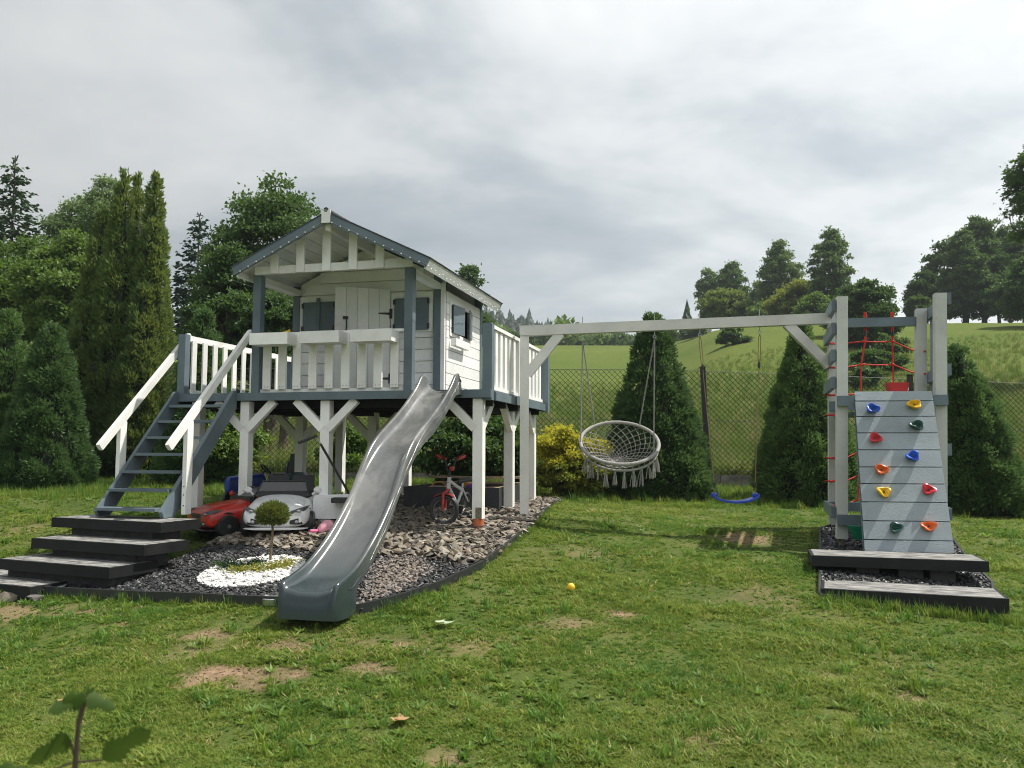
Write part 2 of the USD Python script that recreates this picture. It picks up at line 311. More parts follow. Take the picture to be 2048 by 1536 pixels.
def scatter(parent, name, protos, pos, yaw, scale, tilt=None, proto_index=None, kind="stuff", label=None, cat_=None):
    """A PointInstancer: protos is a list of (mesh, material, smooth)."""
    p = unique(parent, name); pi = UsdGeom.PointInstancer.Define(stage, p); rel = pi.CreatePrototypesRel()
    for k, (m, mt, sm) in enumerate(protos):
        q = usdkit.mesh(stage, f"{p}/piece_{k:03d}" if k else f"{p}/piece", m, mt, sm); rel.AddTarget(q.GetPath())
    n = len(pos); yaw = np.asarray(yaw, float) / 2
    Q = np.stack([np.cos(yaw), 0 * yaw, 0 * yaw, np.sin(yaw)], 1)          # w x y z about z
    if tilt is not None:                                                  # then a tilt about a random flat axis
        ax, an = tilt; h = an / 2; T = np.stack([np.cos(h), np.sin(h) * np.cos(ax), np.sin(h) * np.sin(ax), 0 * h], 1)
        w1, x1, y1, z1 = T.T; w2, x2, y2, z2 = Q.T
        Q = np.stack([w1*w2-x1*x2-y1*y2-z1*z2, w1*x2+x1*w2+y1*z2-z1*y2, w1*y2-x1*z2+y1*w2+z1*x2, w1*z2+x1*y2-y1*x2+z1*w2], 1)
    pi.CreatePositionsAttr(Vt.Vec3fArray.FromNumpy(np.asarray(pos, np.float32)))
    pi.CreateOrientationsAttr(Vt.QuathArray([Gf.Quath(float(a), float(b), float(c), float(d)) for a, b, c, d in Q]))
    sc = np.asarray(scale, np.float32); sc = np.repeat(sc[:, None], 3, 1) if sc.ndim == 1 else sc
    pi.CreateScalesAttr(Vt.Vec3fArray.FromNumpy(np.ascontiguousarray(sc)))
    pi.CreateProtoIndicesAttr(Vt.IntArray.FromNumpy(np.asarray(proto_index if proto_index is not None else np.arange(n) % len(protos), np.int32)))
    tag(p, label, cat_, None, kind); return p

# ------------------------------------------------------------------ bed outlines
def ring(pts): return [hit(*q)[:2] for q in pts]
O = np.array([-3.6855, 9.2583, 0.601 + EYE]); TH = 0.2544      # the platform's front left corner, top of the deck
def local(u, v, w=0.0):
    c, s = math.cos(TH), math.sin(TH)
    return O + np.array([u * c + v * s, -u * s + v * c, w])
bed_edge = ring([(60, 1192), (310, 1205), (565, 1215), (640, 1240), (715, 1230), (800, 1208), (880, 1180), (960, 1140), (1010, 1103), (1062, 1057), (1105, 1015), (1133, 993)])
bed_poly = Polygon(list(bed_edge) + [local(4.1, 2.7)[:2], local(1.0, 2.7)[:2], local(.95, .2)[:2], local(.95, -1.2)[:2], local(.55, -1.5)[:2], local(.5, -2.0)[:2], local(.1, -2.2)[:2]]).buffer(0)
rock_poly = Polygon(ring([(250, 1112), (365, 1100), (480, 1096), (560, 1104), (640, 1114), (720, 1122), (800, 1118), (850, 1122), (905, 1132), (958, 1140), (1010, 1103), (1062, 1057), (1105, 1015), (1133, 993)]) + [local(4.1, 2.7)[:2], local(1.0, 2.7)[:2], local(.95, -1.2)[:2]]).buffer(0).intersection(bed_poly)
beige_poly = Polygon(ring([(715, 1228), (735, 1150), (770, 1112), (850, 1124), (870, 1150), (800, 1190)])).buffer(0)
white_c = hit(505, 1150); white_rx, white_ry = 0.37, 0.36
def disc(c, rx, ry, n=40): a = np.arange(n) * 2 * np.pi / n; return Polygon(np.stack([c[0] + rx * np.cos(a), c[1] + ry * np.sin(a)], 1))
_a, _b, _c, _d = hit(400, 1164), hit(606, 1145), hit(520, 1123), hit(480, 1184)
white_poly = disc(((_a[0] + _b[0]) / 2, (_c[1] + _d[1]) / 2), (_b[0] - _a[0]) / 2 + .03, (_c[1] - _d[1]) / 2)
tower_bed = Polygon(ring([(1640, 1065), (1640, 1202), (1990, 1212), (1985, 1175), (1925, 1112), (1880, 1055), (1700, 1045)])).buffer(0)
# ------------------------------------------------------------------ wooden platform (local frame: u right, v back, w up from the deck)
Wd, Dp = 3.6, 2.40
plat = thing("wooden_platform", "raised slate grey deck on white legs carrying the white playhouse", "platform", O, -TH)
part(plat, "front_fascia", bx(0, Wd, -.028, 0, -.083, 0), grey)
part(plat, "side_fascia", bx(Wd - .0, Wd + .024, .09, 1.28, -.105, -.022), grey)
part(plat, "side_fascia", bx(Wd - .0, Wd + .024, 1.283, Dp - .02, -.105, -.022), grey)
part(plat, "side_fascia", bx(-.024, 0, .0, Dp, -.105, -.002), grey)
part(plat, "back_fascia", bx(0, Wd, Dp, Dp + .028, -.105, -.002), grey)
nb = 17
for k in range(nb):
    a = .003 + k * (Dp - .006) / nb
    part(plat, "deck_board", bx(.002, Wd - (.002 if k > 0 else .10), a, a + (Dp - .006) / nb - .006, -.026, -.001), grey)
for v0 in (.12, .62, 1.15, 1.7, 2.2): part(plat, "joist", bx(.03, Wd - .03, v0, v0 + .055, -.16, -.028), black_wood)
for u0 in (.87, 1.8, 2.68, 3.40): part(plat, "joist", bx(u0 - .03, u0 + .03, .18, Dp - .03, -.205, -.162), black_wood)
zg = lambda u, v: float(ground(*local(u, v)[:2])) - O[2]
metal_cap = paint("rusty_anchor", (0.16, 0.15, 0.10), 0.7, 0.4, 60.0, 0.3)
clay = plain("orange_pipe", (0.42, 0.12, 0.045), 0.6)
legs = [(u, v) for v in (.055, 1.24, 2.31) for u in (.867, 1.803, 3.457)] + [(.275, .055)]
for u, v in legs:
    g0 = zg(u, v); cap = (u, v) == (3.457, .055)
    low = g0 + (.135 if cap else -.02)
    L = part(plat, "leg", bx(u - .051, u + .051, v - .05, v + .05, low, -.165 if v > .1 else -.09), white)
    if cap:
        part(L, "anchor_plate", bx(u - .015, u + .045, v - .056, v - .051, low + .0, low + .11, .001), metal_cap, label="weathered metal anchor plate")
        part(L, "footing", moved(lathe([(.056, -.06), (.056, .135), (.048, .137), (.048, .10)], 28), (u, v, g0)), clay, label="orange clay pipe footing")
def brace(u, v, du, dv, top=-.10, drop=.40, run=.36):
    t = .055
    p0 = np.array([u + du * (.051 - .02), v + dv * .03, top - drop]); p1 = np.array([u + du * run, v + dv * run, top + .0])
    m = beam(p0, p1, .06, .085, bevel=.004); part(plat, "brace", m, white)
for u in (.867, 1.803, 3.457):
    for s in (-1, 1):
        if not (u > 3 and s > 0): brace(u, .03, s, 0, -.085, .30, .34)
for u in (.867, 1.803): 
    for s in (-1, 1): brace(u, 1.24, s, 0, -.165, .30, .34)
for v, s in ((.055, 1), (1.24, -1), (1.24, 1), (2.31, -1)): brace(3.475, v, 0, s, -.10, .26, .36)
for v in (.055,): brace(.867, v, 0, 1, -.165, .28, .34); brace(1.803, v, 0, 1, -.165, .28, .34)
# right railing
part(plat, "railing_post", bx(3.505, 3.602, -.0, .088, -.105, .66, .006), grey)
part(plat, "railing_post", bx(3.565, 3.655, Dp - .01, Dp + .075, -.12, .665, .006), grey)
part(plat, "top_rail", bx(3.535, 3.598, .089, Dp - .011, .615, .652), white)
part(plat, "bottom_rail", bx(3.545, 3.59, .089, Dp - .011, .0, .034), white)
k = 0; vv = .205
while vv < Dp - .12:
    if not (1.16 < vv < 1.22): part(plat, "baluster", bx(3.547, 3.583, vv, vv + .088, .036, .613), white)
    vv += .183
part(plat, "railing_post", bx(3.53, 3.60, 1.13, 1.20, .0, .613, .004), white)
# left railing by the stair head
part(plat, "railing_post", bx(.03, .118, .0, .088, .0, .66, .006), grey)
part(plat, "top_rail", bx(.075, .118, .089, Dp - .1, .585, .65), white)
part(plat, "bottom_rail", bx(.08, .11, .089, Dp - .1, .02, .055), white)
part(plat, "railing_post", bx(.03, .118, Dp - .098, Dp - .01, .0, .66, .006), grey)
for k in range(11): part(plat, "baluster", bx(.119, .137, .107 + k * .197, .187 + k * .197, .0, .60), white)
# back railing
part(plat, "top_rail", bx(.12, .9, Dp - .07, Dp - .03, .585, .65), white)
for k in range(4): part(plat, "baluster", bx(.20 + k * .18, .29 + k * .18, Dp - .07, Dp - .05, .0, .584), white)

# ------------------------------------------------------------------ playhouse
house = thing("playhouse", "white board playhouse with slate grey trim and gabled roof on the deck", "playhouse", O, -TH)
VH, VB, UL, UR = .91, 2.30, .955, 2.79
RU, RW, EUR, EUL, EW = 1.89, 1.845, 3.02, .80, 1.305        # ridge, eaves (top of the roof)
SL = (RW - EW) / (EUR - RU)
def roof_w(u): return RW - abs(u - RU) * SL - .05
for u0, u1, v0, v1, top in ((.935, 1.025, 0, .088, 1.265), (2.67, 2.76, 0, .088, 1.265)): part(house, "porch_post", bx(u0, u1, v0, v1, 0, top, .004), grey)
for u0, u1, v0, v1 in ((.915, 1.0, VH - .02, VH + .07), (2.668, 2.752, VH - .03, VH + .06), (2.72, 2.80, VB - .03, VB + .05), (.915, 1.0, VB - .03, VB + .05)):
    part(house, "corner_post", bx(u0, u1, v0, v1, .002, roof_w((u0 + u1) / 2) - .035, .004), grey)
part(house, "corner_board", bx(2.753, 2.797, VH - .03, VH + .0, .002, 1.27), white); 
# front wall: one board upon another, notched round the door
WB = .1335
def wall_boards(p, fixed, a0, a1, axis_, holes=(), top=lambda a: 1.25, face=-1):
    k = 0; w = .002
    while w < 1.85:
        w1 = w + WB - .0075
        if axis_ == "u":      # gable: clip the board's ends under the roof
            half = (RW - .075 - w1) / SL; lo, hi = max(a0, RU - half), min(a1, RU + half)
        else: lo, hi = a0, a1; 
        if axis_ == "v" and w > 1.17: break
        if hi - lo < .08: break
        spans = [(lo, hi)]
        for (h0, h1, hw0, hw1) in holes:
            if w1 > hw0 and w < hw1 - .02:
                spans = [s for (x, y) in spans for s in ((x, min(y, h0)), (max(x, h1), y)) if s[1] - s[0] > .02]
        for x, y in spans:
            m = bx(x, y, -.010, .010, w, w1, .005)
            T = np.eye(4)
            if axis_ == "u": m.apply_translation((0, fixed, 0))
            else: m.apply_transform(trimesh.transformations.rotation_matrix(math.pi / 2, (0, 0, 1))); m.apply_translation((fixed, 0, 0))
            part(p, "board", m, white)
        w += WB
def gable_back(v, holes=()):
    P = Polygon([(.96, .004), (2.785, .004), (2.785, roof_w(2.785) - .03), (RU, roof_w(RU) - .03), (.96, roof_w(.96) - .03)])
    for h in holes: P = P.difference(sbox(*h))
    m = trimesh.creation.extrude_polygon(P, .012, engine="earcut")
    m.apply_transform(np.array([[1, 0, 0, 0], [0, 0, -1, v + .012], [0, 1, 0, 0], [0, 0, 0, 1]])); return m
fw = part(house, "front_wall", gable_back(VH + .03, [(1.50, .01, 2.13, 1.19)]), white)
wall_boards(fw, VH + .018, 1.001, 2.667, "u", [(1.49, 2.135, 0, 1.2)])
bw = part(house, "back_wall", gable_back(VB), white)
wall_boards(bw, VB + .022, 1.001, 2.719, "u")
rw = part(house, "right_wall", cat(bx(2.758, 2.77, VH + .062, 1.08, .004, 1.2, 0), bx(2.758, 2.77, 1.85, VB - .032, .004, 1.2, 0), bx(2.758, 2.77, 1.082, 1.848, .004, .72, 0), bx(2.758, 2.77, 1.082, 1.848, 1.08, 1.2, 0)), white)
wall_boards(rw, 2.782, VH + .062, VB - .032, "v", [(1.10, 1.83, .73, 1.07)])
lw = part(house, "left_wall", bx(.945, .957, VH + .072, VB - .032, .004, 1.2, 0), white)
wall_boards(lw, .935, VH + .072, VB - .032, "v")
part(house, "floor", bx(1.0, 2.75, VH + .05, VB - .01, .002, .012, 0), grey)
# roof: ceiling boards on each slope, felt on top, barge boards, eave boards
roof = part(house, "roof", bx(RU - .03, RU + .03, -.18, 2.48, RW - .19, RW - .05), white)
V0, V1 = -.19, 2.50
nrm = np.array([SL, 0, 1.0]) / math.hypot(SL, 1)
for s in (-1, 1):
    n_ = np.array([nrm[0] * s, 0, nrm[2]]); d_ = np.array([s, 0, -SL]) / math.hypot(1, SL); Ls = (EUR - RU if s > 0 else RU - EUL) * math.hypot(1, SL)
    def slab(a, b, v0, v1, t0, t1, bevel=.003):
        m = box((b - a, v1 - v0, t1 - t0), bevel); T = np.eye(4); T[:3, 0], T[:3, 1], T[:3, 2] = d_, np.cross(n_, d_), n_
        T[:3, 3] = np.array([RU, 0, RW]) + d_ * (a + b) / 2 + n_ * (t0 + t1) / 2 + np.array([0, (v0 + v1) / 2, 0]); m.apply_transform(T); return m
    N = 9
    for k in range(N): part(roof, "roof_board", slab(.01 + k * (Ls - .012) / N, .01 + (k + 1) * (Ls - .012) / N - .006, V0, V1, -.032, -.012), white)
    part(roof, "felt", slab(-.002, Ls + .012, V0 - .035, V1 + .012, -.010, 0.002, .001), bitumen)
    part(roof, "barge_board", slab(.03, Ls + .002, V0 - .03, V0 - .008, -.105, -.011), grey)
    part(roof, "barge_board", slab(.03, Ls + .002, V1 + .0, V1 + .02, -.105, -.011), grey)
    part(roof, "eave_board", slab(Ls - .02, Ls + .0, V0 - .002, V1 - .002, -.125, -.034), white)
part(roof, "ridge_block", bx(RU - .048, RU + .048, V0 - .045, V0 - .031, RW - .125, RW + .012, .004), white, label="white block covering the peak of the roof edge")
part(roof, "ridge_cap", cat(tube([(RU, V0 - .045, RW + .012), (RU, V1 + .02, RW + .012)], .026, 10)), bitumen)
# open gable over the porch
part(house, "gable_beam", bx(.965, 2.76, -.03, .0, 1.266, 1.350), white)
part(house, "porch_beam", bx(.935, 1.02, .09, VH - .02, 1.20, 1.262), white); part(house, "porch_beam", bx(2.67, 2.76, .09, VH - .03, 1.20, 1.262), white)
for uc in (1.208, 1.511, 1.812, 2.112, 2.412): part(house, "gable_post", bx(uc - .046, uc + .046, -.052, -.031, 1.266, roof_w(uc) + (.0 if abs(uc - 1.8) > .2 else 0.0) - .0), white)
# porch rail with pickets and three flower troughs
part(house, "porch_rail", bx(1.026, 2.669, .022, .075, .612, .64), white)
part(house, "bottom_rail", bx(1.026, 2.669, .035, .06, -.0, .036), white)
for a in (1.065, 1.246, 1.418, 1.601, 1.786, 1.973, 2.155, 2.337, 2.52): pk_ = part(house, "picket", bx(a, a + .09, .010, .034, .037, .61), white); part(pk_, "screws", cat([moved(trimesh.creation.cylinder(.0045, .003, sections=6), (a + o, .0095, .062), rx=math.pi / 2) for o in (.025, .065)]), iron)
trough_w = lambda a, b: cat(bx(a, b, -.19, -.172, .49, .612), bx(a, a + .016, -.171, .008, .49, .612), bx(b - .016, b, -.171, .008, .49, .612), bx(a + .017, b - .017, -.171, .008, .49, .504), bx(a + .017, b - .017, -.008, .008, .505, .612))
for a, b in ((1.02, 1.46), (1.60, 2.04), (2.165, 2.61)): part(house, "flower_trough", trough_w(a, b), white)
# door, standing ajar, hinged at its right edge
DA = math.radians(30); DW, DH = .62, 1.18
door = part(house, "door", moved(bx(-DW, 0, -.012, -.004, .0, .0 + DH, .001), (2.13, VH + .006, .045), rz=DA), white)
for k in range(5): part(door, "plank", moved(bx(-DW + k * DW / 5 + .002, -DW + (k + 1) * DW / 5 - .002, -.028, -.0125, .0, .0 + DH, .004), (2.13, VH + .006, .045), rz=DA), white)
for w in (.24, 1.0):
    part(door, "ledge", moved(bx(-DW + .02, -.02, -.003, .015, w - .04, w + .04), (2.13, VH + .006, .045), rz=DA), white)
def hinge(w): return cat(bx(-.012, .022, -.036, -.029, w - .055, w + .055, .001), trimesh.creation.extrude_polygon(Polygon([(-.012, -.014), (-.13, -.006), (-.14, 0), (-.13, .006), (-.012, .014)]), .005).apply_transform(np.array([[1, 0, 0, 0], [0, 0, -1, -.029], [0, 1, 0, w], [0, 0, 0, 1]])))
for w in (.16, .90): part(door, "hinge", moved(hinge(w), (2.13, VH + .006, .045), rz=DA), iron)
hp = np.array([(-.50, -.034, .83), (-.497, -.060, .82), (-.492, -.068, .78), (-.492, -.068, .74), (-.495, -.06, .69), (-.50, -.034, .675)])
part(door, "handle", moved(cat(tube(hp, .008, 8), bx(-.53, -.472, -.036, -.029, .815, .85, .002), bx(-.515, -.485, -.036, -.029, .65, .69, .002)), (2.13, VH + .006, .045), rz=DA), iron)
# front windows: white frames, closed slate shutters
for f0, f1, s0, s1, w0, w1 in ((1.002, 1.488, 1.048, 1.452, .765, 1.115), (2.150, 2.655, 2.195, 2.607, .750, 1.115)):
    fr = part(house, "window_frame", bx(f0, f1, VH - .012, VH + .007, .733, 1.178, .003), white); mid = (s0 + s1) / 2
    for a, b in ((s0, mid - .002), (mid + .002, s1)):
        sh = part(fr, "shutter", bx(a, b, VH - .032, VH - .014, w0, w1, .003), grey)
    part(fr, "batten", bx(mid - .022, mid + .022, VH - .046, VH - .033, w0 - .01, w1 + .045, .003), grey)
    for a in (s0 - .012, s1 - .014):
        for w in (w0 + .015, w1 - .07): part(fr, "shutter_hinge", bx(a, a + .026, VH - .040, VH - .033, w, w + .055, .001), iron)
# side window with its shutters half open and a small trough below
sf = part(house, "window_frame", cat(bx(2.792, 2.806, 1.06, 1.10, .70, 1.10), bx(2.792, 2.806, 1.83, 1.87, .70, 1.10), bx(2.792, 2.806, 1.101, 1.829, .70, .738), bx(2.792, 2.806, 1.101, 1.829, 1.065, 1.10)), white)
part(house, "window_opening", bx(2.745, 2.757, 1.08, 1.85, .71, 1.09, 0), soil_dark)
for hv, d_, ang, wd in ((1.13, 1, math.radians(7), .30), (1.83, -1, math.radians(13), .27)):
    # a shutter leaf hinged at hv, swung a little way out from the wall
    e0, e1 = np.array([2.818, hv, .90]), np.array([2.818 + wd * math.sin(ang), hv + d_ * wd * math.cos(ang), .90]); part(sf, "shutter", beam(e0, e1, .018, .33), grey)
    for w in (.76, 1.0): part(sf, "shutter_hinge", bx(2.807, 2.824, hv - .02, hv + .02, w, w + .05, .001), iron)
part(house, "flower_trough", cat(bx(2.86, 2.872, 1.08, 1.60, .585, .67), bx(2.808, 2.859, 1.08, 1.094, .585, .67), bx(2.808, 2.859, 1.586, 1.60, .585, .67), bx(2.808, 2.859, 1.095, 1.585, .585, .60)), white)

# fairy lights along the roof edge
wire_mat = plain("clear_wire", (0.35, 0.36, 0.36), 0.4)
bulb_mat = plain("white_bulb", (0.85, 0.85, 0.83), 0.25)
sl = thing("string_lights", "string of small white bulbs stapled along the playhouse roof edge", "string lights", O, -TH)
Lr, Ll = EUR - RU, RU - EUL
edge = [np.array([EUL + .0 + t * Ll, V0 - .036, EW + t * (RW - EW) - .088]) for t in np.linspace(.02, .96, 12)] + [np.array([RU + t * Lr, V0 - .036, RW - t * (RW - EW) - .088]) for t in np.linspace(.06, .99, 12)]
rng = np.random.default_rng(5)
side = [np.array([EUR + .006, V0 + t * (V1 - V0), EW - .11 + .012 * math.sin(t * 60)]) for t in np.linspace(.0, 1.0, 24)]
lside = [np.array([EUL - .006, V0 + t * (V1 - V0), EW - .115]) for t in np.linspace(.0, 1.0, 12)]
part(sl, "wire", cat(tube(np.array(lside[::-1] + edge + side), .0022, 5)), wire_mat)
for q in lside[::-1] + edge + side: part(sl, "bulb", ball(q + np.array([0, -.004, -.006]), .0085, 1), bulb_mat, True)
# the small yellow toy on the porch rail
ty = thing("toy_cup", "small yellow plastic toy on the white porch rail", "toy", local(1.33, .04, .64), -TH + .4, scale=.55)
yellow = plain("yellow_plastic", (0.72, 0.44, 0.02), 0.4)
part(ty, "body", moved(loft([[(x, r * math.cos(a), r * math.sin(a)) for a in np.linspace(0, 2 * np.pi, 15)[:-1]] for x, r in ((-.05, .008), (-.04, .014), (0, .018), (.04, .025), (.055, .027))]), (0, 0, .026), ry=-.28), yellow, 40)
part(ty, "handle", tube([(-.05, 0, .014), (-.085, 0, .008), (-.10, 0, .008)], .006, 8), yellow, True)

# ------------------------------------------------------------------ staircase
stair = thing("staircase", "slate grey open wooden stair with white handrails leading to the deck", "stairs", O, -TH)
rise, run, w_end = .1695, .1735, -1.235
def stringer(u0, u1):
    P = Polygon([(.0, .02), (.0, -.165), (-.965, w_end + .025), (-.99, w_end), (-1.135, w_end), (-1.165, w_end + .055), (-.055, .02)])
    m = trimesh.creation.extrude_polygon(P, u1 - u0, engine="earcut"); m.apply_transform(np.array([[0, 0, 1, u0], [1, 0, 0, -.028], [0, 1, 0, 0], [0, 0, 0, 1]])); return m
part(stair, "stringer", stringer(.045, .080), grey); part(stair, "stringer", stringer(.745, .790), grey)
for k in range(7): part(stair, "tread", bx(.081, .744, -.04 - k * run - .155, -.04 - k * run + .02, -.128 - k * rise - .028, -.128 - k * rise, .004), grey)
for a, b, vn, wb in (((.0, -1.105, -.585), (.0, .24, .672), -.80, -1.03), ((.842, -1.205, -.585), (.902, .03, .655), -.93, -1.215)):
    a, b = np.array(a), np.array(b); part(stair, "handrail", beam(a, b, .045, .072, bevel=.014), white)
    t_ = (vn - a[1]) / (b[1] - a[1]); u = a[0] + (b[0] - a[0]) * t_; wt = a[2] + (b[2] - a[2]) * t_ - .02
    part(stair, "newel_post", bx(u - .022, u + .022, vn - .045, vn + .045, wb, wt, .008), white)
    if u > .5:
        for w in (-1.13, -1.03, -.95): part(stair, "screw", moved(trimesh.creation.cylinder(.006, .004, sections=8), (u, vn - .046, w), rx=math.pi / 2), iron)
# ------------------------------------------------------------------ black edged slab steps
slab_top = M("weathered_top", {
    "tc": ("texture_coordinate", {}), "mp": ("mapping", {"scale": (2.6, 9.0, 9.0)}), "n": ("noise_texture", {"scale": 2.0, "detail": 8.0, "roughness": 0.68, "distortion": 0.4}),
    "r": ("rgb_ramp", {"ramp": [(0.30, (0.035, 0.035, 0.035)), (0.42, (0.10, 0.10, 0.096)), (0.54, (0.22, 0.215, 0.205)), (0.70, (0.38, 0.37, 0.35))]}),
    "b": ("bump", {"strength": 0.4, "distance": 0.004}), "p": ("principled_bsdf", {"roughness": 0.7, "specular_ior_level": 0.3})},
    [("tc.object", "mp.vector"), ("mp.vector", "n.vector"), ("n.fac", "r.fac"), ("r.color", "p.base_color"), ("n.fac", "b.height"), ("b.normal", "p.normal")], "p.BSDF")
block = paint("dark_block", (0.06, 0.063, 0.06), 0.85, 0.25, 12.0, 0.5, 80.0)
def slab_step(name, label, fl, yaw, top, Lx, Ly, th=.088, group=None, sup=((.15, .85),), drop=.14):
    """fl: world xy of the front left top corner; x along the front edge, y to the back."""
    t = thing(name, label, "step", (fl[0], fl[1], top), yaw, group)
    n = 4
    for k in range(n): part(t, "plank", bx(.024, Lx - .024, .024 + k * (Ly - .048) / n, .024 + (k + 1) * (Ly - .048) / n - .004, -.035, .002, .004), slab_top)
    part(t, "edge_board", bx(0, Lx, 0, .022, -th, .0, .004), black_wood); part(t, "edge_board", bx(0, Lx, Ly - .022, Ly, -th, .0, .004), black_wood)
    part(t, "edge_board", bx(0, .022, .023, Ly - .023, -th, .0, .004), black_wood); part(t, "edge_board", bx(Lx - .022, Lx, .023, Ly - .023, -th, .0, .004), black_wood)
    for a, b in sup: part(t, "support_block", bx(Lx * a, Lx * b, .09, Ly - .05, -th - drop, -th - .002, .006), block)
    return t
SY = -TH - .165
w0 = O[2]
def slab_at(u, v): q = local(u, v); return q[:2]
slab_step("slab_step", "topmost black edged slab step, under the foot of the stair", slab_at(-.33, -1.30), SY, w0 - 1.243, 1.38, .47, sup=((.12, .86),), drop=.12)
slab_step("slab_step", "second black edged slab step down from the stair foot", slab_at(-.24, -1.625), SY, w0 - 1.402, 1.38, .50, sup=((.12, .86),), drop=.13)
slab_step("slab_step", "third black edged slab step down, its right end over black gravel", slab_at(-.33, -1.90), SY, w0 - 1.556, 1.36, .50, sup=((.02, .95),), drop=.10)
slab_step("slab_step", "lowest black edged slab step, cut by the left picture edge", slab_at(-.95, -2.05), SY, w0 - 1.713, 1.36, .62, th=.095, sup=((.05, .9),), drop=.06)
# climbing wall steps
def fit_step(fl, fr, top, name, label, Ly, sup, drop, th=.088):
    fl, fr = np.array(fl), np.array(fr); d = fr - fl
    return slab_step(name, label, fl, math.atan2(d[1], d[0]), top, float(np.linalg.norm(d)), Ly, th, None, sup, drop)
fit_step((2.579, 7.40), (3.898, 7.03), EYE - .893, "slab_step", "upper black edged slab step at the foot of the climbing wall", .50, ((.27, .40), (.51, .65), (.69, .83)), .15)
fit_step((2.403, 6.70), (3.60, 6.25), EYE - 1.061, "slab_step", "lower black edged slab step in front of the climbing wall", .52, ((.04, .96),), .09, .11)

# ------------------------------------------------------------------ slide
plast = M("slide_plastic", {
    "tc": ("texture_coordinate", {}), "sep": ("separate_xyz", {}), "mp": ("mapping", {"scale": (5.0, 2.6, 2.6)}), "n": ("noise_texture", {"scale": 3.0, "detail": 7.0, "roughness": 0.65}),
    "n2": ("noise_texture", {"scale": 2.2, "detail": 4.0}), "w": ("math", {"math_type": "multiply_add", "value2": 0.5}),
    "worn": ("map_range", {"from_min": -2.62, "from_max": -1.95, "range_type": "smoothstep"}), "mul": ("math", {"math_type": "multiply"}),
    "c": ("rgb_ramp", {"ramp": [(0.0, (0.022, 0.033, 0.037)), (0.40, (0.060, 0.068, 0.069)), (0.62, (0.085, 0.090, 0.090)), (0.78, (0.115, 0.118, 0.117)), (0.92, (0.18, 0.18, 0.176))]}),
    "rr": ("map_range", {"from_min": 0.3, "from_max": 0.7, "to_min": 0.17, "to_max": 0.27}),
    "b": ("bump", {"strength": 0.05, "distance": 0.002}), "p": ("principled_bsdf", {"specular_ior_level": 0.8})},
    [("tc.object", "mp.vector"), ("mp.vector", "n.vector"), ("tc.object", "n2.vector"), ("tc.object", "sep.vector"), ("sep.y", "worn.value"), ("n.fac", "w.value1"), ("n2.fac", "w.value3"), ("w.value", "mul.value1"), ("worn.result", "mul.value2"),
     ("mul.value", "c.fac"), ("c.color", "p.base_color"), ("n.fac", "rr.value"), ("rr.result", "p.roughness"), ("n.fac", "b.height"), ("b.normal", "p.normal")], "p.BSDF")
slide = thing("slide", "wavy grey plastic slide running from the deck to the gravel", "slide", O, -TH)
rim = np.array([(-.04, .02), (-.075, .10), (-.125, .152), (-.19, .135), (-.36, .0), (-.62, -.165), (-.85, -.285), (-1.05, -.38), (-1.28, -.495), (-1.44, -.61), (-1.60, -.78), (-1.73, -.935), (-1.87, -1.06), (-2.04, -1.19), (-2.23, -1.31), (-2.45, -1.415), (-2.66, -1.470), (-2.735, -1.488)])
bed = np.array([(-.02, -.005), (-.05, -.002), (-.11, -.005), (-.20, -.03), (-.40, -.125), (-.66, -.275), (-.89, -.395), (-1.10, -.490), (-1.33, -.61), (-1.50, -.74), (-1.66, -.905), (-1.79, -1.055), (-1.94, -1.185), (-2.11, -1.305), (-2.30, -1.415), (-2.50, -1.505), (-2.68, -1.538), (-2.735, -1.542)])
skirt = np.array([(-.02, -.06), (-.05, -.06), (-.12, -.055), (-.24, -.07), (-.44, -.20), (-.70, -.36), (-.93, -.475), (-1.16, -.565), (-1.38, -.70), (-1.56, -.85), (-1.72, -1.01), (-1.85, -1.15), (-1.99, -1.28), (-2.15, -1.385), (-2.33, -1.49), (-2.47, -1.56), (-2.52, -1.72), (-2.70, -1.735)])
hw = np.array([.165, .17, .172, .172, .172, .172, .173, .174, .175, .176, .178, .18, .183, .186, .19, .196, .202, .203])
UC = 3.115
def up(a, n=64):
    t = np.linspace(0, 1, len(a)); q = np.linspace(0, 1, n); return PchipInterpolator(t, a)(q) if a.ndim == 1 else np.stack([PchipInterpolator(t, a[:, k])(q) for k in range(a.shape[1])], 1)
Rm, Bd, Sk, Hw = up(rim), up(bed), up(skirt), up(hw)
rings_ = []
for r_, b_, s_, h in zip(Rm, Bd, Sk, Hw):
    tp = lambda k, p: (UC + k, p[0], p[1])
    mix = lambda a, b, t: a + (b - a) * t
    side_ = [tp(-h - .030, s_), tp(-h - .024, mix(s_, r_, .5)), tp(-h - .019, mix(s_, r_, .86)), tp(-h - .013, r_ - (0, .006)), tp(-h - .002, r_), tp(-h + .010, r_ - (0, .005)), tp(-h + .018, mix(r_, b_, .2)), tp(-h + .028, mix(r_, b_, .6)), tp(-h + .045, mix(r_, b_, .88)), tp(-h + .075, mix(r_, b_, .985)), tp(-h * .35, b_ - (0, .013))]
    other = [(2 * UC - x, y, z) for x, y, z in side_[::-1]]
    top_ = side_ + other
    inn = 0.007
    low = [(x + (inn if x < UC else -inn) * (1 if i in (0, 1, 2, 3) or i >= len(top_) - 4 else -.0), y + .0, z - (.009 if 4 <= i < len(top_) - 4 else .002)) for i, (x, y, z) in enumerate(top_)]
    rings_.append(top_ + low[::-1])
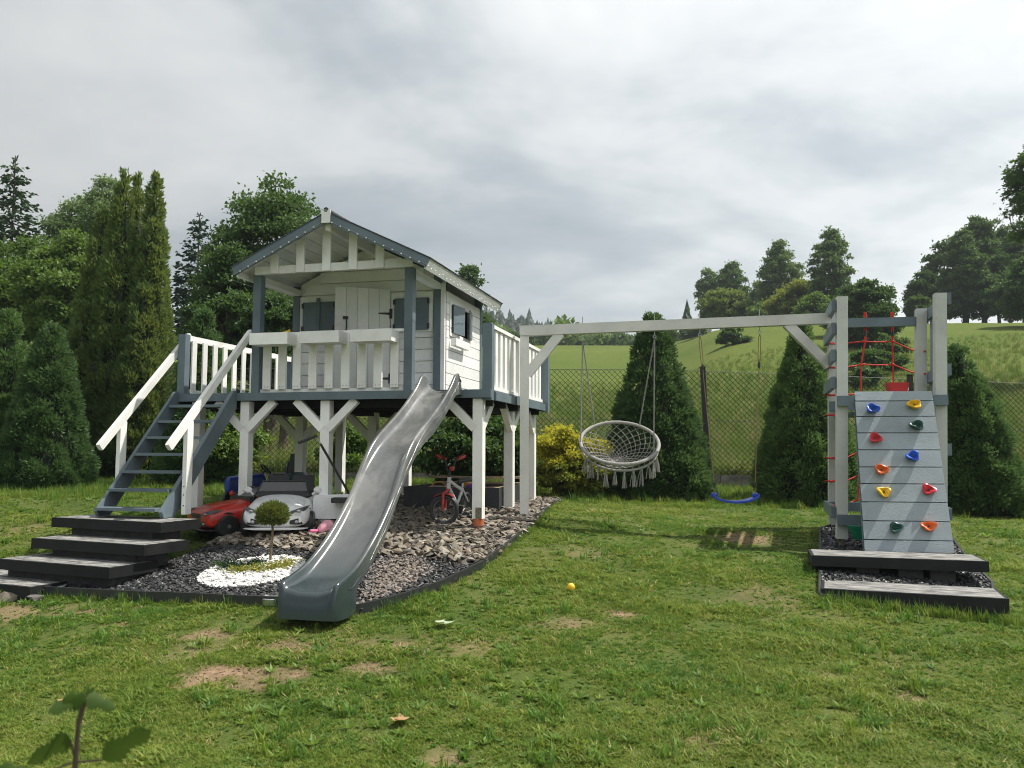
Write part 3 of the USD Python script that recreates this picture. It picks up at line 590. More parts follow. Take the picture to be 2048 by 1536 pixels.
# rounded nose that turns down to the ground
e = np.array(rings_[-1]); n_half = len(e) // 2
for t in (.15, .35, .6, .8, 1.0):
    q = e.copy(); zfl = -1.735
    q[:, 1] -= .012 + .055 * math.sin(t * math.pi / 2)
    q[:, 2] = e[:, 2] + (np.minimum(zfl + (e[:, 2] - e[:, 2].min()) * .02, e[:, 2]) - e[:, 2]) * t ** 1.6
    q[:, 0] = UC + (e[:, 0] - UC) * (1 - .09 * t)
    rings_.append(q)
part(slide, "trough", loft(rings_), plast, 50)
ribm = plain("slide_rib", (0.50, 0.51, 0.51), 0.4)
for s in (-1, 1):
    P_ = []
    for k in range(4, 60):
        t = .5 + .28 * math.sin(k * .33); p = Sk[k] + (Rm[k] - Sk[k]) * np.clip(t, .18, .8); P_.append((UC + s * (Hw[k] + .0245), p[0], p[1]))
    part(slide, "side_rib", tube(P_, .0035, 6), plast, True, label="raised wavy moulding on the slide's side")
    part(slide, "edge_rib", tube([(UC + s * (Hw[k] + .024), *(Sk[k] + (Rm[k] - Sk[k]) * .35)) for k in range(6, 52)], .003, 6), plast, True)

# ------------------------------------------------------------------ swing frame
beam_white = paint("greyed_white_paint", (0.56, 0.55, 0.52), 0.5, 0.07, 2.2, 0.35, 26.0, stretch=(.8, 3, 3), knots=0.7)
bL = np.array([.135, 9.21]); SWT = EYE + 1.352
frame = thing("swing_gantry", "white post and long white swing beam between platform and climbing tower", "swing frame", (0, 0, 0))
gz = lambda x, y: float(ground(x, y))
part(frame, "post", bx(bL[0] - .048, bL[0] + .048, bL[1] - .045, bL[1] + .045, gz(*bL) - .02, SWT - .112, .005), beam_white)
bR = np.array([3.36, 8.92, EYE + 1.462]); b0 = np.array([bL[0] - .05, bL[1], SWT])
bd = bR - b0
part(frame, "beam", beam(b0 - (0, 0, .055), bR - (0, 0, .06), .095, .11, bevel=.005), beam_white)
on = lambda t: b0 + bd * t
part(frame, "brace", beam(np.array([bL[0] + .03, bL[1] - .001, SWT - .53]), on(.135) - (0, .001, .095), .08, .10, bevel=.004), beam_white)
part(frame, "brace", beam(on(.995) - (0, .001, .56), on(.865) - (0, .001, .095), .08, .10, bevel=.004), beam_white)
hookm = steel
def beam_at(px):       # the spot on the beam under a photograph column
    lo, hi = 0.0, 1.0
    for _ in range(40):
        m = (lo + hi) / 2; q = on(m); lo, hi = (m, hi) if 1024 + F_PX * q[0] / q[1] < px else (lo, m)
    return on(lo)
hooks = {px: beam_at(px) for px in (1166, 1311, 1402, 1523)}
for px, q in hooks.items():
    h = part(frame, "swing_hook", cat(tube([q + (0, 0, .075), q - (0, 0, .16)], .005, 8), moved(trimesh.creation.torus(.016, .004, 16, 8), q - (0, 0, .175), rx=math.pi / 2), bx(q[0] - .02, q[0] + .02, q[1] - .02, q[1] + .02, q[2] - .118, q[2] - .111, .001)), hookm)
rope_g = paint("grey_rope", (0.27, 0.26, 0.245), 0.9, 0.15, 30.0, 0.6, 150.0)
rope_b = paint("brown_rope", (0.22, 0.13, 0.08), 0.9, 0.15, 30.0, 0.6, 150.0)
# hanging chair of knotted rope
chair = thing("hanging_chair", "grey knotted rope hanging chair with a round rim and tassels", "swing chair", (0, 0, 0))
rc = at(1239, 885, 9.05); R0 = .415; tilt_ = math.radians(33)
ex = np.array([1, -.03, 0.0]); ex /= np.linalg.norm(ex); ex = ex * math.cos(.05) + np.array([0, 0, -.0])
eb = np.array([0.03, math.cos(tilt_), math.sin(tilt_)])       # towards the back, rising
nn = np.cross(ex, eb); nn /= np.linalg.norm(nn)
rp = lambda a, r=R0: rc + r * (np.cos(a) * ex + np.sin(a) * eb)
ang = np.linspace(0, 2 * np.pi, 73)
part(chair, "rim", tube([rp(a) for a in ang], .0185, 10, caps=False), rope_g, True)
bowl = lambda rr, a: rc + rr * R0 * (np.cos(a) * ex + np.sin(a) * eb) - nn * .24 * (1 - rr ** 2.2) + np.array([0, .10, .0]) * (1 - rr)
net = []
for k in range(22):
    for s in (-1, 1):
        a0 = k * 2 * np.pi / 22
        net.append(tube([bowl(1 - t * .965, a0 + s * t * 1.9) for t in np.linspace(0, 1, 16)], .0042, 5))
net.append(tube([bowl(.14, a) for a in ang[::3]], .004, 5, caps=False)); net.append(ball(bowl(.0, 0), (.03, .03, .02), 1))
part(chair, "net", cat(net), rope_g, True, label="open diamond netting of the seat")
inner = []
for k in range(20):
    a0 = np.pi + k * np.pi / 19
    inner.append(tube([rp(a0) - nn * .012, rp(a0, R0 * 1.01) - np.array([0, 0, .05])], .004, 5))
part(chair, "lower_rim", tube([rp(a, R0 * .95) - np.array([0, .0, .075]) for a in np.linspace(np.pi * .98, np.pi * 2.02, 40)], .012, 8), rope_g, True)
part(chair, "lacing", cat(inner), rope_g, True)
rng = np.random.default_rng(8)
for a in np.linspace(np.pi * 1.13, np.pi * 1.90, 11):
    q = rp(a, R0 * .95) - np.array([0, 0, .085]); ts = []
    Lt = .13 + rng.random() * .05
    for j in range(9):
        o = np.array([rng.normal() * .011, rng.normal() * .011, 0]); ts.append(tube([q + o * .3, q + o * 1.2 - (0, 0, Lt * .5), q + o * 1.7 - (0, 0, Lt * (0.92 + .12 * rng.random()))], .0032, 5))
    ts.append(ball(q - (0, 0, .015), .012, 1))
    part(chair, "tassel", cat(ts), rope_g, True)
for px, angs in ((1166, (math.pi * 1.02, math.pi * .70)), (1311, (math.pi * .30, -math.pi * .20))):
    h = hooks[px] - (0, 0, .19)
    for a in angs:
        e_ = rp(a); n_ = 30; t = np.linspace(0, 1, n_)
        strands = [tube([h + (e_ - h) * tt + .004 * np.array([math.cos(tt * 70 + o), math.sin(tt * 70 + o), 0]) for tt in np.linspace(0, 1, 90)], .0042, 5) for o in (0, 2.1, 4.2)]
        part(chair, "rope", cat(strands), rope_g, True)
# plain board swing
blue = plain("blue_plastic", (0.012, 0.045, 0.33), 0.35)
seat = thing("board_swing", "blue plastic swing seat on thin brown ropes", "swing", (0, 0, 0))
sl_, sr_ = at(1429, 995, 8.75), at(1511, 995, 8.68)
def cross(c, s): return [c + np.array([0, .075 * y, .012 * z]) for y, z in ((-1, .2), (-.92, 1), (0, .75), (.92, 1), (1, .2), (.95, -1), (0, -1.1), (-.95, -1))]
dr = (sr_ - sl_); sec = []
for t in np.linspace(-.06, 1.06, 17):
    c = sl_ + dr * t - np.array([0, 0, .045 * (1 - (2 * t - 1) ** 2) - .012 * (abs(2 * t - 1) > .98)]); sec.append(cross(c, t))
part(seat, "seat", loft(sec), blue, 50)
for q in (sl_, sr_): part(seat, "lug", moved(lathe([(.0, -.02), (.028, -.02), (.034, 0), (.030, .02), (.012, .03), (0, .03)], 16), q + (0, 0, .02)), blue, 40)
for q, px in ((sl_, 1402), (sr_, 1523)):
    h = hooks[px] - (0, 0, .19); m1 = h + (q - h) * .20
    part(seat, "rope_loop", cat(tube([h, h + (m1 - h) * .15 + (.012, 0, 0), h + (m1 - h) * .8 + (.012, 0, 0), m1], .004, 6), tube([h, h + (m1 - h) * .15 - (.012, 0, 0), h + (m1 - h) * .8 - (.012, 0, 0), m1], .004, 6)), rope_b, True)
    part(seat, "clamp", moved(lathe([(0, -.03), (.011, -.03), (.013, 0), (.011, .03), (0, .03)], 10), m1), black_plastic, 40)
    part(seat, "rope", tube([m1, q + (0, 0, .14)], .0045, 6), rope_b, True); part(seat, "clamp", moved(lathe([(0, -.025), (.010, -.025), (.012, 0), (.010, .025), (0, .025)], 10), q + (0, 0, .13)), black_plastic, 40)
    part(seat, "rope", tube([q + (0, 0, .12), q + (0, 0, .03)], .0045, 6), rope_b, True)

# ------------------------------------------------------------------ climbing tower
tower = thing("climbing_tower", "light grey post tower with slatted ladder sides and red net", "climbing tower", (0, 0, 0))
W = lambda q: np.array([q[0], q[1], q[2] + EYE])
TL0, TL1, TR0, TR1 = W((3.265, 8.5, -.86)), W((3.331, 8.5, 1.555)), W((4.140, 8.3, -.90)), W((4.222, 8.3, 1.556))
BL0, BL1, BR0, BR1 = W((3.545, 9.45, -.84)), W((3.600, 9.45, 1.56)), W((4.42, 9.28, -.86)), W((4.505, 9.28, 1.566))
fx = (TR0 - TL0) * (1, 1, 0); fx /= np.linalg.norm(fx); fy = np.array([-fx[1], fx[0], 0])
for a, b in ((TL0, TL1), (TR0, TR1), (BL0, BL1), (BR0, BR1)):
    P_ = part(tower, "post", beam(a, b, .105, .105, up=fy, bevel=.005), light_grey)
    g0 = gz(a[0], a[1])
    part(P_, "ground_anchor", cat(tube([(a[0], a[1], g0 - .1), (a[0], a[1], a[2] + .0)], .028, 10)), metal_cap, True)
lerp = lambda a, b, t: a + (b - a) * t
def at_h(a, b, z): return lerp(a, b, (z + EYE - a[2]) / (b[2] - a[2]))
def cross_beam(a0, a1, c0, c1, z, name, off, mat, w=.045, h=.10, ext=.05):
    p, q = at_h(a0, a1, z) + off, at_h(c0, c1, z) + off; d = (q - p) / np.linalg.norm(q - p)
    return part(tower, name, beam(p - d * ext, q + d * ext, w, h, bevel=.004), mat)
cross_beam(TL0, TL1, TR0, TR1, .50, "cross_beam", -fy * .076, grey)
cross_beam(TL0, TL1, TR0, TR1, -.67, "cross_beam", -fy * .076, grey)
cross_beam(BL0, BL1, BR0, BR1, 1.43, "cross_beam", fy * .0, grey, .06, .10, -.055)
cross_beam(BL0, BL1, BR0, BR1, -.60, "cross_beam", -fy * .076, grey)
cross_beam(BL0, BL1, BR0, BR1, .50, "cross_beam", -fy * .076, grey)
for a0, a1, c0, c1, o in ((TL0, TL1, BL0, BL1, -1), (TR0, TR1, BR0, BR1, 1)):
    for z in (1.47, 1.235, .965, .69) if o < 0 else (1.50, .80, .02, -.60): cross_beam(a0, a1, c0, c1, z, "ladder_board", fx * o * .078, grey, .042, .115, .03)
for a0, a1, c0, c1, o in ((TL0, TL1, BL0, BL1, -1),): cross_beam(a0, a1, c0, c1, -.60, "ladder_board", fx * o * .078, grey, .042, .115, .03)
for z in (.38,):
    for k in range(7):
        p, q = lerp(at_h(TL0, TL1, z), at_h(BL0, BL1, z), .06 + k * .132), lerp(at_h(TR0, TR1, z), at_h(BR0, BR1, z), .06 + k * .132); part(tower, "floor_board", beam(p, q, .115, .025), grey)
part(tower, "guide_board", beam(at_h(BR0, BR1, -.6) + fx * .10 - fy * .1, at_h(BR0, BR1, 1.52) + fx * .10 - fy * .1, .04, .10, up=fy, bevel=.004), grey)
red_rope = paint("red_rope", (0.55, 0.03, 0.018), 0.7, 0.1, 30.0, 0.5, 200.0)
netp = thing("climbing_net", "red rope climbing net hung in the back of the tower", "climbing net", (0, 0, 0))
def back(px, py, d=9.40): return at(px, py, d)
def rope(pts, r=.0085, name="rope", mat=None): return part(netp, name, tube(pts, r, 7), mat or red_rope, True)
v1, v2 = [(1729, 624), (1730, 685), (1722, 730), (1722, 790), (1721, 860), (1719, 930), (1716, 1000)], [(1782, 624), (1785, 685), (1786, 730), (1787, 790), (1788, 860), (1790, 930), (1792, 1000)]
for vx in (v1, v2):
    rope([back(*q) for q in vx]); rope([back(vx[0][0] + 3, vx[0][1]), back(vx[0][0] + 4, vx[0][1] + 30), back(vx[1][0] + 1, vx[1][1])], .0075)
    part(netp, "clamp", moved(lathe([(0, -.03), (.014, -.03), (.016, 0), (.014, .03), (0, .03)], 10), back(vx[1][0], vx[1][1] - 18)), black_plastic, 40)
for y0, y1, y2, y3 in ((687, 683, 683, 701), (735, 729, 729, 746), (790, 788, 788, 795), (830, 826, 826, 835), (916, 900, 895, 900), (962, 948, 942, 946), (1009, 996, 990, 994)):
    rope([back(1650, y0), back(1694, y0 - 1), back(1726, y1)]); rope([back(1726, y1), back(1755, (y1 + y2) / 2 + 1), back(1786, y2)]); rope([back(1786, y2), back(1822, y3 - 2), back(1832, y3), back(1851, y3 + 1, 9.2)])
    for px, yy in ((1727, y1), (1786, y2)): part(netp, "knot", ball(back(px, yy), .016, 1), red_rope, True)
    part(netp, "rope_wrap", tube([back(1656, y0, 9.38), back(1672, y0 + 1, 9.30)], .009, 7), red_rope, True)
redp = plain("red_plastic", (0.50, 0.028, 0.028), 0.4)
tub = thing("red_tub", "red plastic tub with a white handle hanging behind the top of the climbing wall", "tub", at(1794, 783, 8.75), .0)
part(tub, "body", loft([[(x * s, y * s, z) for x, y in ((-.092, -.06), (.092, -.06), (.092, .06), (-.092, .06))] for z, s in ((-.03, .86), (.085, 1.06), (.09, 1.06), (.085, 1.0), (-.02, .80))]), redp)
part(tub, "handle", tube([(.10, 0, .08), (.115, 0, .03), (.095, 0, -.03)], .008, 8), white, True)
# the climbing wall itself
wall = thing("climbing_wall", "leaning wall of slate grey planks with coloured climbing holds", "climbing wall", (0, 0, 0))
a0, a1, c0, c1 = W((3.396, 8.40, .597)), W((4.075, 8.23, .592)), W((3.196, 7.78, -.905)), W((3.905, 7.58, -.895))
nw = np.cross(a1 - a0, c0 - a0); nw /= np.linalg.norm(nw); nw *= -1 if nw[1] > 0 else 1
ys = [783, 803, 834, 866.5, 900, 934, 967, 1003, 1040, 1077, 1101.5]
tt = (np.array(ys) - 783) / (1101.5 - 783.0)
# perspective-correct spacing along the wall from the joints seen in the photograph
d0, d1 = 8.31, 7.68
tt = tt * d0 / (tt * d0 + (1 - tt) * d1)
for i in range(len(ys) - 1):
    t0, t1 = tt[i] + .0035, tt[i + 1] - .0035; tm = (t0 + t1) / 2; L_, R_ = lerp(a0, c0, tm), lerp(a1, c1, tm); hgt = (t1 - t0) * np.linalg.norm(c0 - a0)
    part(wall, "plank", beam(L_ - nw * .012, R_ - nw * .012, .024, hgt, up=np.cross(R_ - L_, nw), bevel=.004), wall_grey)
for s in (.04, .96): part(wall, "stud", beam(lerp(lerp(a0, a1, s), lerp(c0, c1, s), .01) - nw * .06, lerp(lerp(a0, a1, s), lerp(c0, c1, s), .99) - nw * .06, .07, .04, up=nw), grey)
orange = plain("orange_plastic", (0.72, 0.13, 0.02), 0.38); green_d = plain("dark_green_plastic", (0.012, 0.055, 0.045), 0.35); yel2 = plain("yellow_hold", (0.72, 0.42, 0.015), 0.36); red2 = plain("red_hold", (0.50, 0.03, 0.045), 0.36); blu2 = plain("blue_hold", (0.012, 0.075, 0.45), 0.36)
def on_wall(px, py):
    d = at(px, py, 1.0) - (0, 0, EYE); o = np.array([0, 0, EYE]); t = ((a0 - o) @ nw) / (d @ nw); return o + d * t
wx = (a1 - a0) / np.linalg.norm(a1 - a0); wy = np.cross(nw, wx)
rng = np.random.default_rng(3)
for (px, py, mt, nm) in ((1744, 820, blu2, "blue"), (1828, 812, yel2, "yellow"), (1832, 853, green_d, "dark green"), (1750, 879, red2, "red"), (1824, 915, blu2, "blue"), (1762, 942, orange, "orange"), (1767, 986, yel2, "yellow"), (1856, 982, red2, "red"), (1791, 1058, green_d, "dark green"), (1856, 1055, orange, "orange")):
    c = on_wall(px, py); n1 = 26; th = np.arange(n1) * 2 * np.pi / n1; ph = rng.random(3) * 6.28
    lobes = 1 + .16 * np.cos(3 * th + ph[0]) + .07 * np.cos(2 * th + ph[1]) + .04 * np.cos(5 * th + ph[2]); R_ = []
    for z, s, k in ((0, .040, .4), (.018, .052, .8), (.040, .060, 1.0), (.052, .058, 1.0), (.056, .047, 1.0), (.047, .034, .9), (.034, .022, .6), (.030, .006, .2)):
        rr = s * (1 + (lobes - 1) * k); zz = z + (.010 * np.cos(2 * th + ph[2]) if z > .03 else 0)
        R_.append(c + (rr * np.cos(th))[:, None] * wx * 1.02 + (rr * np.sin(th))[:, None] * wy * .78 + np.outer(zz + 0 * th, nw))
    H_ = part(wall, "climbing_hold", loft(R_), mt, 40, label=nm + " climbing hold")
    part(H_, "bolt", cat(tube([c + nw * .026, c + nw * .036], .008, 8)), iron)
greenp = plain("green_plastic", (0.0, 0.20, 0.10), 0.4)
gt = thing("green_shell", "green plastic tub half hidden behind the climbing wall foot", "tub", at(1738, 1078, 8.35))
part(gt, "body", lathe([(.0, .0), (.14, .0), (.19, .10), (.20, .13), (.185, .13), (.13, .02), (0, .02)], 32), greenp, 40)
# ------------------------------------------------------------------ foliage
lf_dark = leafy("needles_dark", [(0.3, (0.012, 0.028, 0.014)), (0.5, (0.022, 0.045, 0.020)), (0.7, (0.038, 0.066, 0.026))], 1.4, 0.12)
lf_blue = leafy("needles_blue", [(0.3, (0.016, 0.030, 0.024)), (0.5, (0.028, 0.050, 0.040)), (0.7, (0.045, 0.072, 0.058))], 1.2, 0.12)
lf_con = leafy("needles_dwarf_spruce", [(0.28, (0.020, 0.042, 0.016)), (0.48, (0.036, 0.069, 0.024)), (0.70, (0.066, 0.108, 0.034))], 3.5, 0.26, tcol=(0.16, 0.25, 0.06), gain=2.4)
lf_thu = leafy("thuja_scales", [(0.25, (0.020, 0.038, 0.013)), (0.50, (0.036, 0.062, 0.020)), (0.70, (0.052, 0.078, 0.024)), (0.92, (0.085, 0.086, 0.030))], 2.0, 0.30, gain=2.9)
lf_mid = leafy("leaves_mid", [(0.3, (0.030, 0.060, 0.014)), (0.5, (0.052, 0.092, 0.020)), (0.7, (0.085, 0.130, 0.032))], 0.8, 0.35, gain=1.7)
lf_deep = leafy("leaves_deep", [(0.3, (0.020, 0.045, 0.014)), (0.5, (0.034, 0.066, 0.020)), (0.7, (0.055, 0.092, 0.028))], 0.8, 0.32, gain=1.8)
lf_light = leafy("leaves_light", [(0.3, (0.055, 0.090, 0.020)), (0.5, (0.085, 0.125, 0.028)), (0.7, (0.13, 0.165, 0.045))], 0.9, 0.4)
lf_birch = leafy("leaves_birch", [(0.3, (0.045, 0.080, 0.032)), (0.5, (0.070, 0.112, 0.044)), (0.7, (0.105, 0.150, 0.064))], 0.9, 0.35, gain=1.6)
lf_gold = leafy("leaves_gold", [(0.28, (0.13, 0.17, 0.018)), (0.46, (0.34, 0.34, 0.035)), (0.68, (0.62, 0.55, 0.06))], 6.0, 0.42, tcol=(0.75, 0.70, 0.06), gain=1.0)
lf_lime = leafy("leaves_lime", [(0.3, (0.055, 0.085, 0.015)), (0.5, (0.10, 0.13, 0.022)), (0.7, (0.19, 0.19, 0.035))], 4.0, 0.4)
lf_far = leafy("needles_far", [(0.3, (0.016, 0.034, 0.018)), (0.5, (0.026, 0.050, 0.025)), (0.7, (0.044, 0.072, 0.034))], 0.1, 0.1, gain=1.0)
bark = paint("bark", (0.085, 0.068, 0.052), 0.9, 0.3, 6.0, 0.9, 30.0, spec=0.1, dist=0.02)
bark_w = paint("birch_bark", (0.42, 0.41, 0.38), 0.8, 0.25, 5.0, 0.5, 20.0, dirt=(0.08, 0.07, 0.06), spec=0.2)

def unit(v): return v / (np.linalg.norm(v, axis=-1, keepdims=True) + 1e-12)
def blades(p, d, L, w, rng, up=None, fold=0.25):
    """Diamond leaves at points p along directions d (unit), length L, width w; two triangles each with a slight fold."""
    n = len(p); L = np.broadcast_to(L, n)[:, None]; w = np.broadcast_to(w, n)[:, None]
    s = unit(np.cross(d, rng.normal(size=(n, 3)))); nrm_ = np.cross(s, d)
    mid = p + d * L * .45
    v = np.stack([p, mid + s * w * .5 + nrm_ * w * fold, p + d * L, mid - s * w * .5 + nrm_ * w * fold], 1).reshape(-1, 3)
    i = np.arange(n)[:, None] * 4
    return v, np.concatenate([i + [0, 1, 2], i + [0, 2, 3]], 1).reshape(-1, 3)
def joined(vf):
    vs, fs, o = [], [], 0
    for v, f in vf: vs.append(v); fs.append(f + o); o += len(v)
    return np.vstack(vs), np.vstack(fs)
def limb(a, b, r0, r1, rng, wob=.06, n=6, sides=6):
    t = np.linspace(0, 1, n)[:, None]; p = a + (b - a) * t; L = np.linalg.norm(b - a)
    p[1:-1] += rng.normal(size=(n - 2, 3)) * L * wob; return tube(p, np.linspace(r0, r1, n), sides)
def broadleaf(name, label, base, h, crown, leaf, n, mat, seed, group=None, trunk_r=.12, bk=None, clumps=40, clump_r=.30, catg="tree", shape=1.0, sparse=0.0, droop=0.0):
    if catg == 'tree': leaf, n, clumps, clump_r = leaf * .78, int(n * 1.55), int(clumps * 2.1), clump_r * .80
    """crown: (rx, ry, rz, height of its centre). Leaves sit in clumps spread through the crown's volume, thin gaps between them."""
    rng = np.random.default_rng(seed); base = np.asarray(base, float); rx, ry, rz, hc = crown
    t = thing(name, label, catg, base, 0, group)
    u = unit(rng.normal(size=(clumps, 3))); rad = rng.uniform(.25, 1, clumps) ** .55
    c = u * rad[:, None]; c[:, 2] = np.where(c[:, 2] < 0, c[:, 2] * .85, c[:, 2])
    taper = 1 - .45 * shape * np.clip(c[:, 2], 0, 1) ** 1.3
    c[:, :2] *= taper[:, None]
    cs = c * (rx, ry, rz) + (0, 0, hc); R_ = clump_r * min(rx, rz, ry * 1.5) * rng.uniform(.65, 1.35, clumps)
    wts = R_ ** 2.3; k = rng.choice(clumps, n, p=wts / wts.sum())
    q = unit(rng.normal(size=(n, 3))); q[:, 2] = np.where(q[:, 2] < -.3, -q[:, 2] * .5, q[:, 2])
    rr = R_[k] * (rng.uniform(.2, 1.0, n) ** .5) * np.where(rng.uniform(0, 1, n) < (.30 if "birch" in name else .20), rng.uniform(1, 1.7, n), 1)
    p = cs[k] + q * rr[:, None] * (1.15, 1.15, .8); p[:, 2] -= droop * rng.uniform(0, 1, n) ** 2 * R_[k]
    d = unit(q * .6 + rng.normal(size=(n, 3)) * .7 + (0, 0, -.25 - droop))
    L = leaf * rng.uniform(.7, 1.35, n)
    v, f = blades(p, d, L, L * .62, rng)
    tr = [tube([(0, 0, -.15), (rng.normal() * .02 * h, rng.normal() * .02 * h, h * .3), (rng.normal() * .03 * h, rng.normal() * .03 * h, hc), (0, 0, hc + rz * .6)], [trunk_r * 1.15, trunk_r * .85, trunk_r * .55, trunk_r * .15], 8)]
    for j in rng.choice(clumps, min(clumps, 18), replace=False):
        z = max(h * .18, min(cs[j, 2] - R_[j], hc * .95) * rng.uniform(.6, .95)); tr.append(limb(np.array([0, 0, z]), cs[j], trunk_r * .34, trunk_r * .06, rng))
    part(t, "trunk", cat(tr), bk or bark, True)
    m = usdkit.mesh(stage, unique(t, "crown"), (v, f), mat)
    return t
def spruce(name, label, base, h, r, n_wh, mat, seed, group=None, droop=.25, quad=.16, per=26, catg="spruce", trunk_r=None, sparse_top=0.0):
    rng = np.random.default_rng(seed); t = thing(name, label, catg, base, 0, group); tr = trunk_r or h * .012
    out = []; br = [tube([(0, 0, -.2), (0, 0, h)], [tr, tr * .15], 7)]
    for i in range(n_wh):
        f_ = (i + rng.uniform(0, .6)) / n_wh; z = h * (.05 + .94 * f_); Rz = r * (1 - f_) ** .85 + .02 * r; nb_ = max(5, int(7 + 6 * (1 - f_)))
        for a in rng.uniform(0, 6.28) + np.arange(nb_) * 6.28 / nb_ + rng.normal(size=nb_) * .2:
            Lb = Rz * rng.uniform(.72, 1.12); dirv = np.array([math.cos(a), math.sin(a), 0.0]); m = max(4, int(per * (Lb / r) ** .8))
            s = rng.uniform(.1, 1, m) ** .7; pt = dirv * (s * Lb)[:, None]; pt[:, 2] = z - droop * Lb * s + .18 * Lb * s ** 3 * (1 if droop > 0 else 0)
            pt += rng.normal(size=(m, 3)) * (.045 * r, .045 * r, .02 * r); side_ = np.array([-dirv[1], dirv[0], 0])
            dd = unit(dirv * .8 + side_ * rng.normal(size=m)[:, None] * .75 + np.array([0, 0, -.22]) + rng.normal(size=(m, 3)) * .15)
            out.append(blades(pt, dd, quad * rng.uniform(.7, 1.4, m) * (1.0 - .45 * f_), quad * .42, rng, fold=.3))
            if Lb > .3 * r: br.append(tube([(0, 0, z), tuple(dirv * Lb * .9 + (0, 0, z - droop * Lb * .8))], [tr * .28, tr * .06], 4))
    tip = rng.uniform(.86, 1.0, 60); out.append(blades(np.stack([rng.normal(size=60) * .01 * r, rng.normal(size=60) * .01 * r, tip * h], 1), unit(rng.normal(size=(60, 3)) * .5 + (0, 0, .8)), quad * .6, quad * .2, rng))
    part(t, "trunk", cat(br), bark, True); usdkit.mesh(stage, unique(t, "crown"), joined(out), mat); return t
def cone_bush(name, label, base, h, r, mat, seed, group=None, n=15000, prof=None, quad=.06, width=.34, lump=.10, catg="conifer", up_=.35, lean=(0, 0), lump_r=.15, depth=.5, tall=1.0):
    """A dense conifer: a dark core inside hundreds of rounded sprays, each a small cushion of short needles."""
    rng = np.random.default_rng(seed); t = thing(name, label, catg, base, 0, group)
    prof = prof or (lambda f: np.clip((1 - f) ** .78 * (1 - .35 * np.clip(.10 - f, 0, 1) / .10), 0.0, 1))
    def place(f, a, k=1.0):
        R_ = r * prof(f) * k; return np.stack([np.cos(a) * R_ + lean[0] * f ** 2, np.sin(a) * R_ + lean[1] * f ** 2, f * h + 0 * a], -1)
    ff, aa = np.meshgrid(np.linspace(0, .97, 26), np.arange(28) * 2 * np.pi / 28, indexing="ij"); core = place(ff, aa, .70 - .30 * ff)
    area = math.pi * r * math.hypot(r, h); K = int(area / (lump_r ** 2 * .55 * tall)); fz_ = rng.uniform(0, .97, K * 4); fz_ = fz_[rng.uniform(0, 1, K * 4) < prof(fz_) + .22][:K]; az = rng.uniform(0, 6.283, len(fz_))
    C = place(fz_, az, rng.uniform(.80, .98, len(fz_))); out_ = np.stack([np.cos(az), np.sin(az), 0 * az + .15], 1); Rr = lump_r * rng.uniform(.65, 1.35, len(fz_)) * (1 - .45 * fz_)
    k = rng.choice(len(C), n, p=Rr ** 2 / (Rr ** 2).sum()); u = unit(rng.normal(size=(n, 3)) + out_[k] * .75 + (0, 0, .25)); rr = Rr[k] * rng.uniform(1 - depth, 1, n)
    p = C[k] + u * rr[:, None] * (1, 1, tall); d = unit(u * .8 + out_[k] * .35 + np.array([0, 0, up_]) + rng.normal(size=p.shape) * .30)
    L = quad * rng.uniform(.6, 1.4, n); v, fc = blades(p - d * L[:, None] * .4, d, L, L * width, rng, fold=.3)
    k = 150; tipd = unit(rng.normal(size=(k, 3)) * .35 + (0, 0, 1)); zt = rng.uniform(.93, 1.0, k); v2, f2 = blades(np.stack([lean[0] * zt ** 2 + rng.normal(size=k) * r * .05, lean[1] * zt ** 2 + rng.normal(size=k) * r * .05, zt * h - quad], 1), tipd, quad * 1.0, quad * .3, rng)
    part(t, "trunk", tube([(0, 0, -.1), (0, 0, h * .5)], [.05, .03], 8), bark, True)
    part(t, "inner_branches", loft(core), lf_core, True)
    usdkit.mesh(stage, unique(t, "crown"), joined([(v, fc), (v2, f2)]), mat); return t
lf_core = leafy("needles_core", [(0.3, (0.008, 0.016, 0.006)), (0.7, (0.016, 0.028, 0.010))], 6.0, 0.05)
def base_at(px, d, sink=0.0):
    x = float(at(px, 900, d)[0]); return np.array([x, d, float(ground(x, d)) - sink])
def h_to(px, py, d): return float(at(px, py, d)[2]) - float(ground(at(px, py, d)[0], d))

DW_ = "dwarf spruce cones round the lawn"
def cone(px, d, top, hw_px, label, seed, n=46000, quad=.048, width=.36, **k):
    b = base_at(px, d, .03); return cone_bush("dwarf_spruce", label, b, h_to(px, top, d) + .03, hw_px / 1700 * d, lf_con, seed, DW_, n, **k)
full = lambda f: np.clip((1 - f ** 1.25) ** .9 * (.86 + .14 * np.clip(f / .12, 0, 1)), 0, 1)
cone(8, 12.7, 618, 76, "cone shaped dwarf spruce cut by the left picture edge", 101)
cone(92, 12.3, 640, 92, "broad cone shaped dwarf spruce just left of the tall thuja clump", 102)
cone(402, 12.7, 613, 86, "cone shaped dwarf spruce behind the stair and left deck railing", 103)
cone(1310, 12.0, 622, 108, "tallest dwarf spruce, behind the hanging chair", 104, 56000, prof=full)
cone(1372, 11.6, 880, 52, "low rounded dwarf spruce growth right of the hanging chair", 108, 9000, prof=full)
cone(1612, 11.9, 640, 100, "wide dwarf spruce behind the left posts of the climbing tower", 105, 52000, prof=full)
cone(1958, 11.2, 688, 80, "dwarf spruce right of the climbing tower", 106, 44000, lean=(-.25, 0), prof=lambda f: np.clip((1 - f) ** .72, 0, 1))
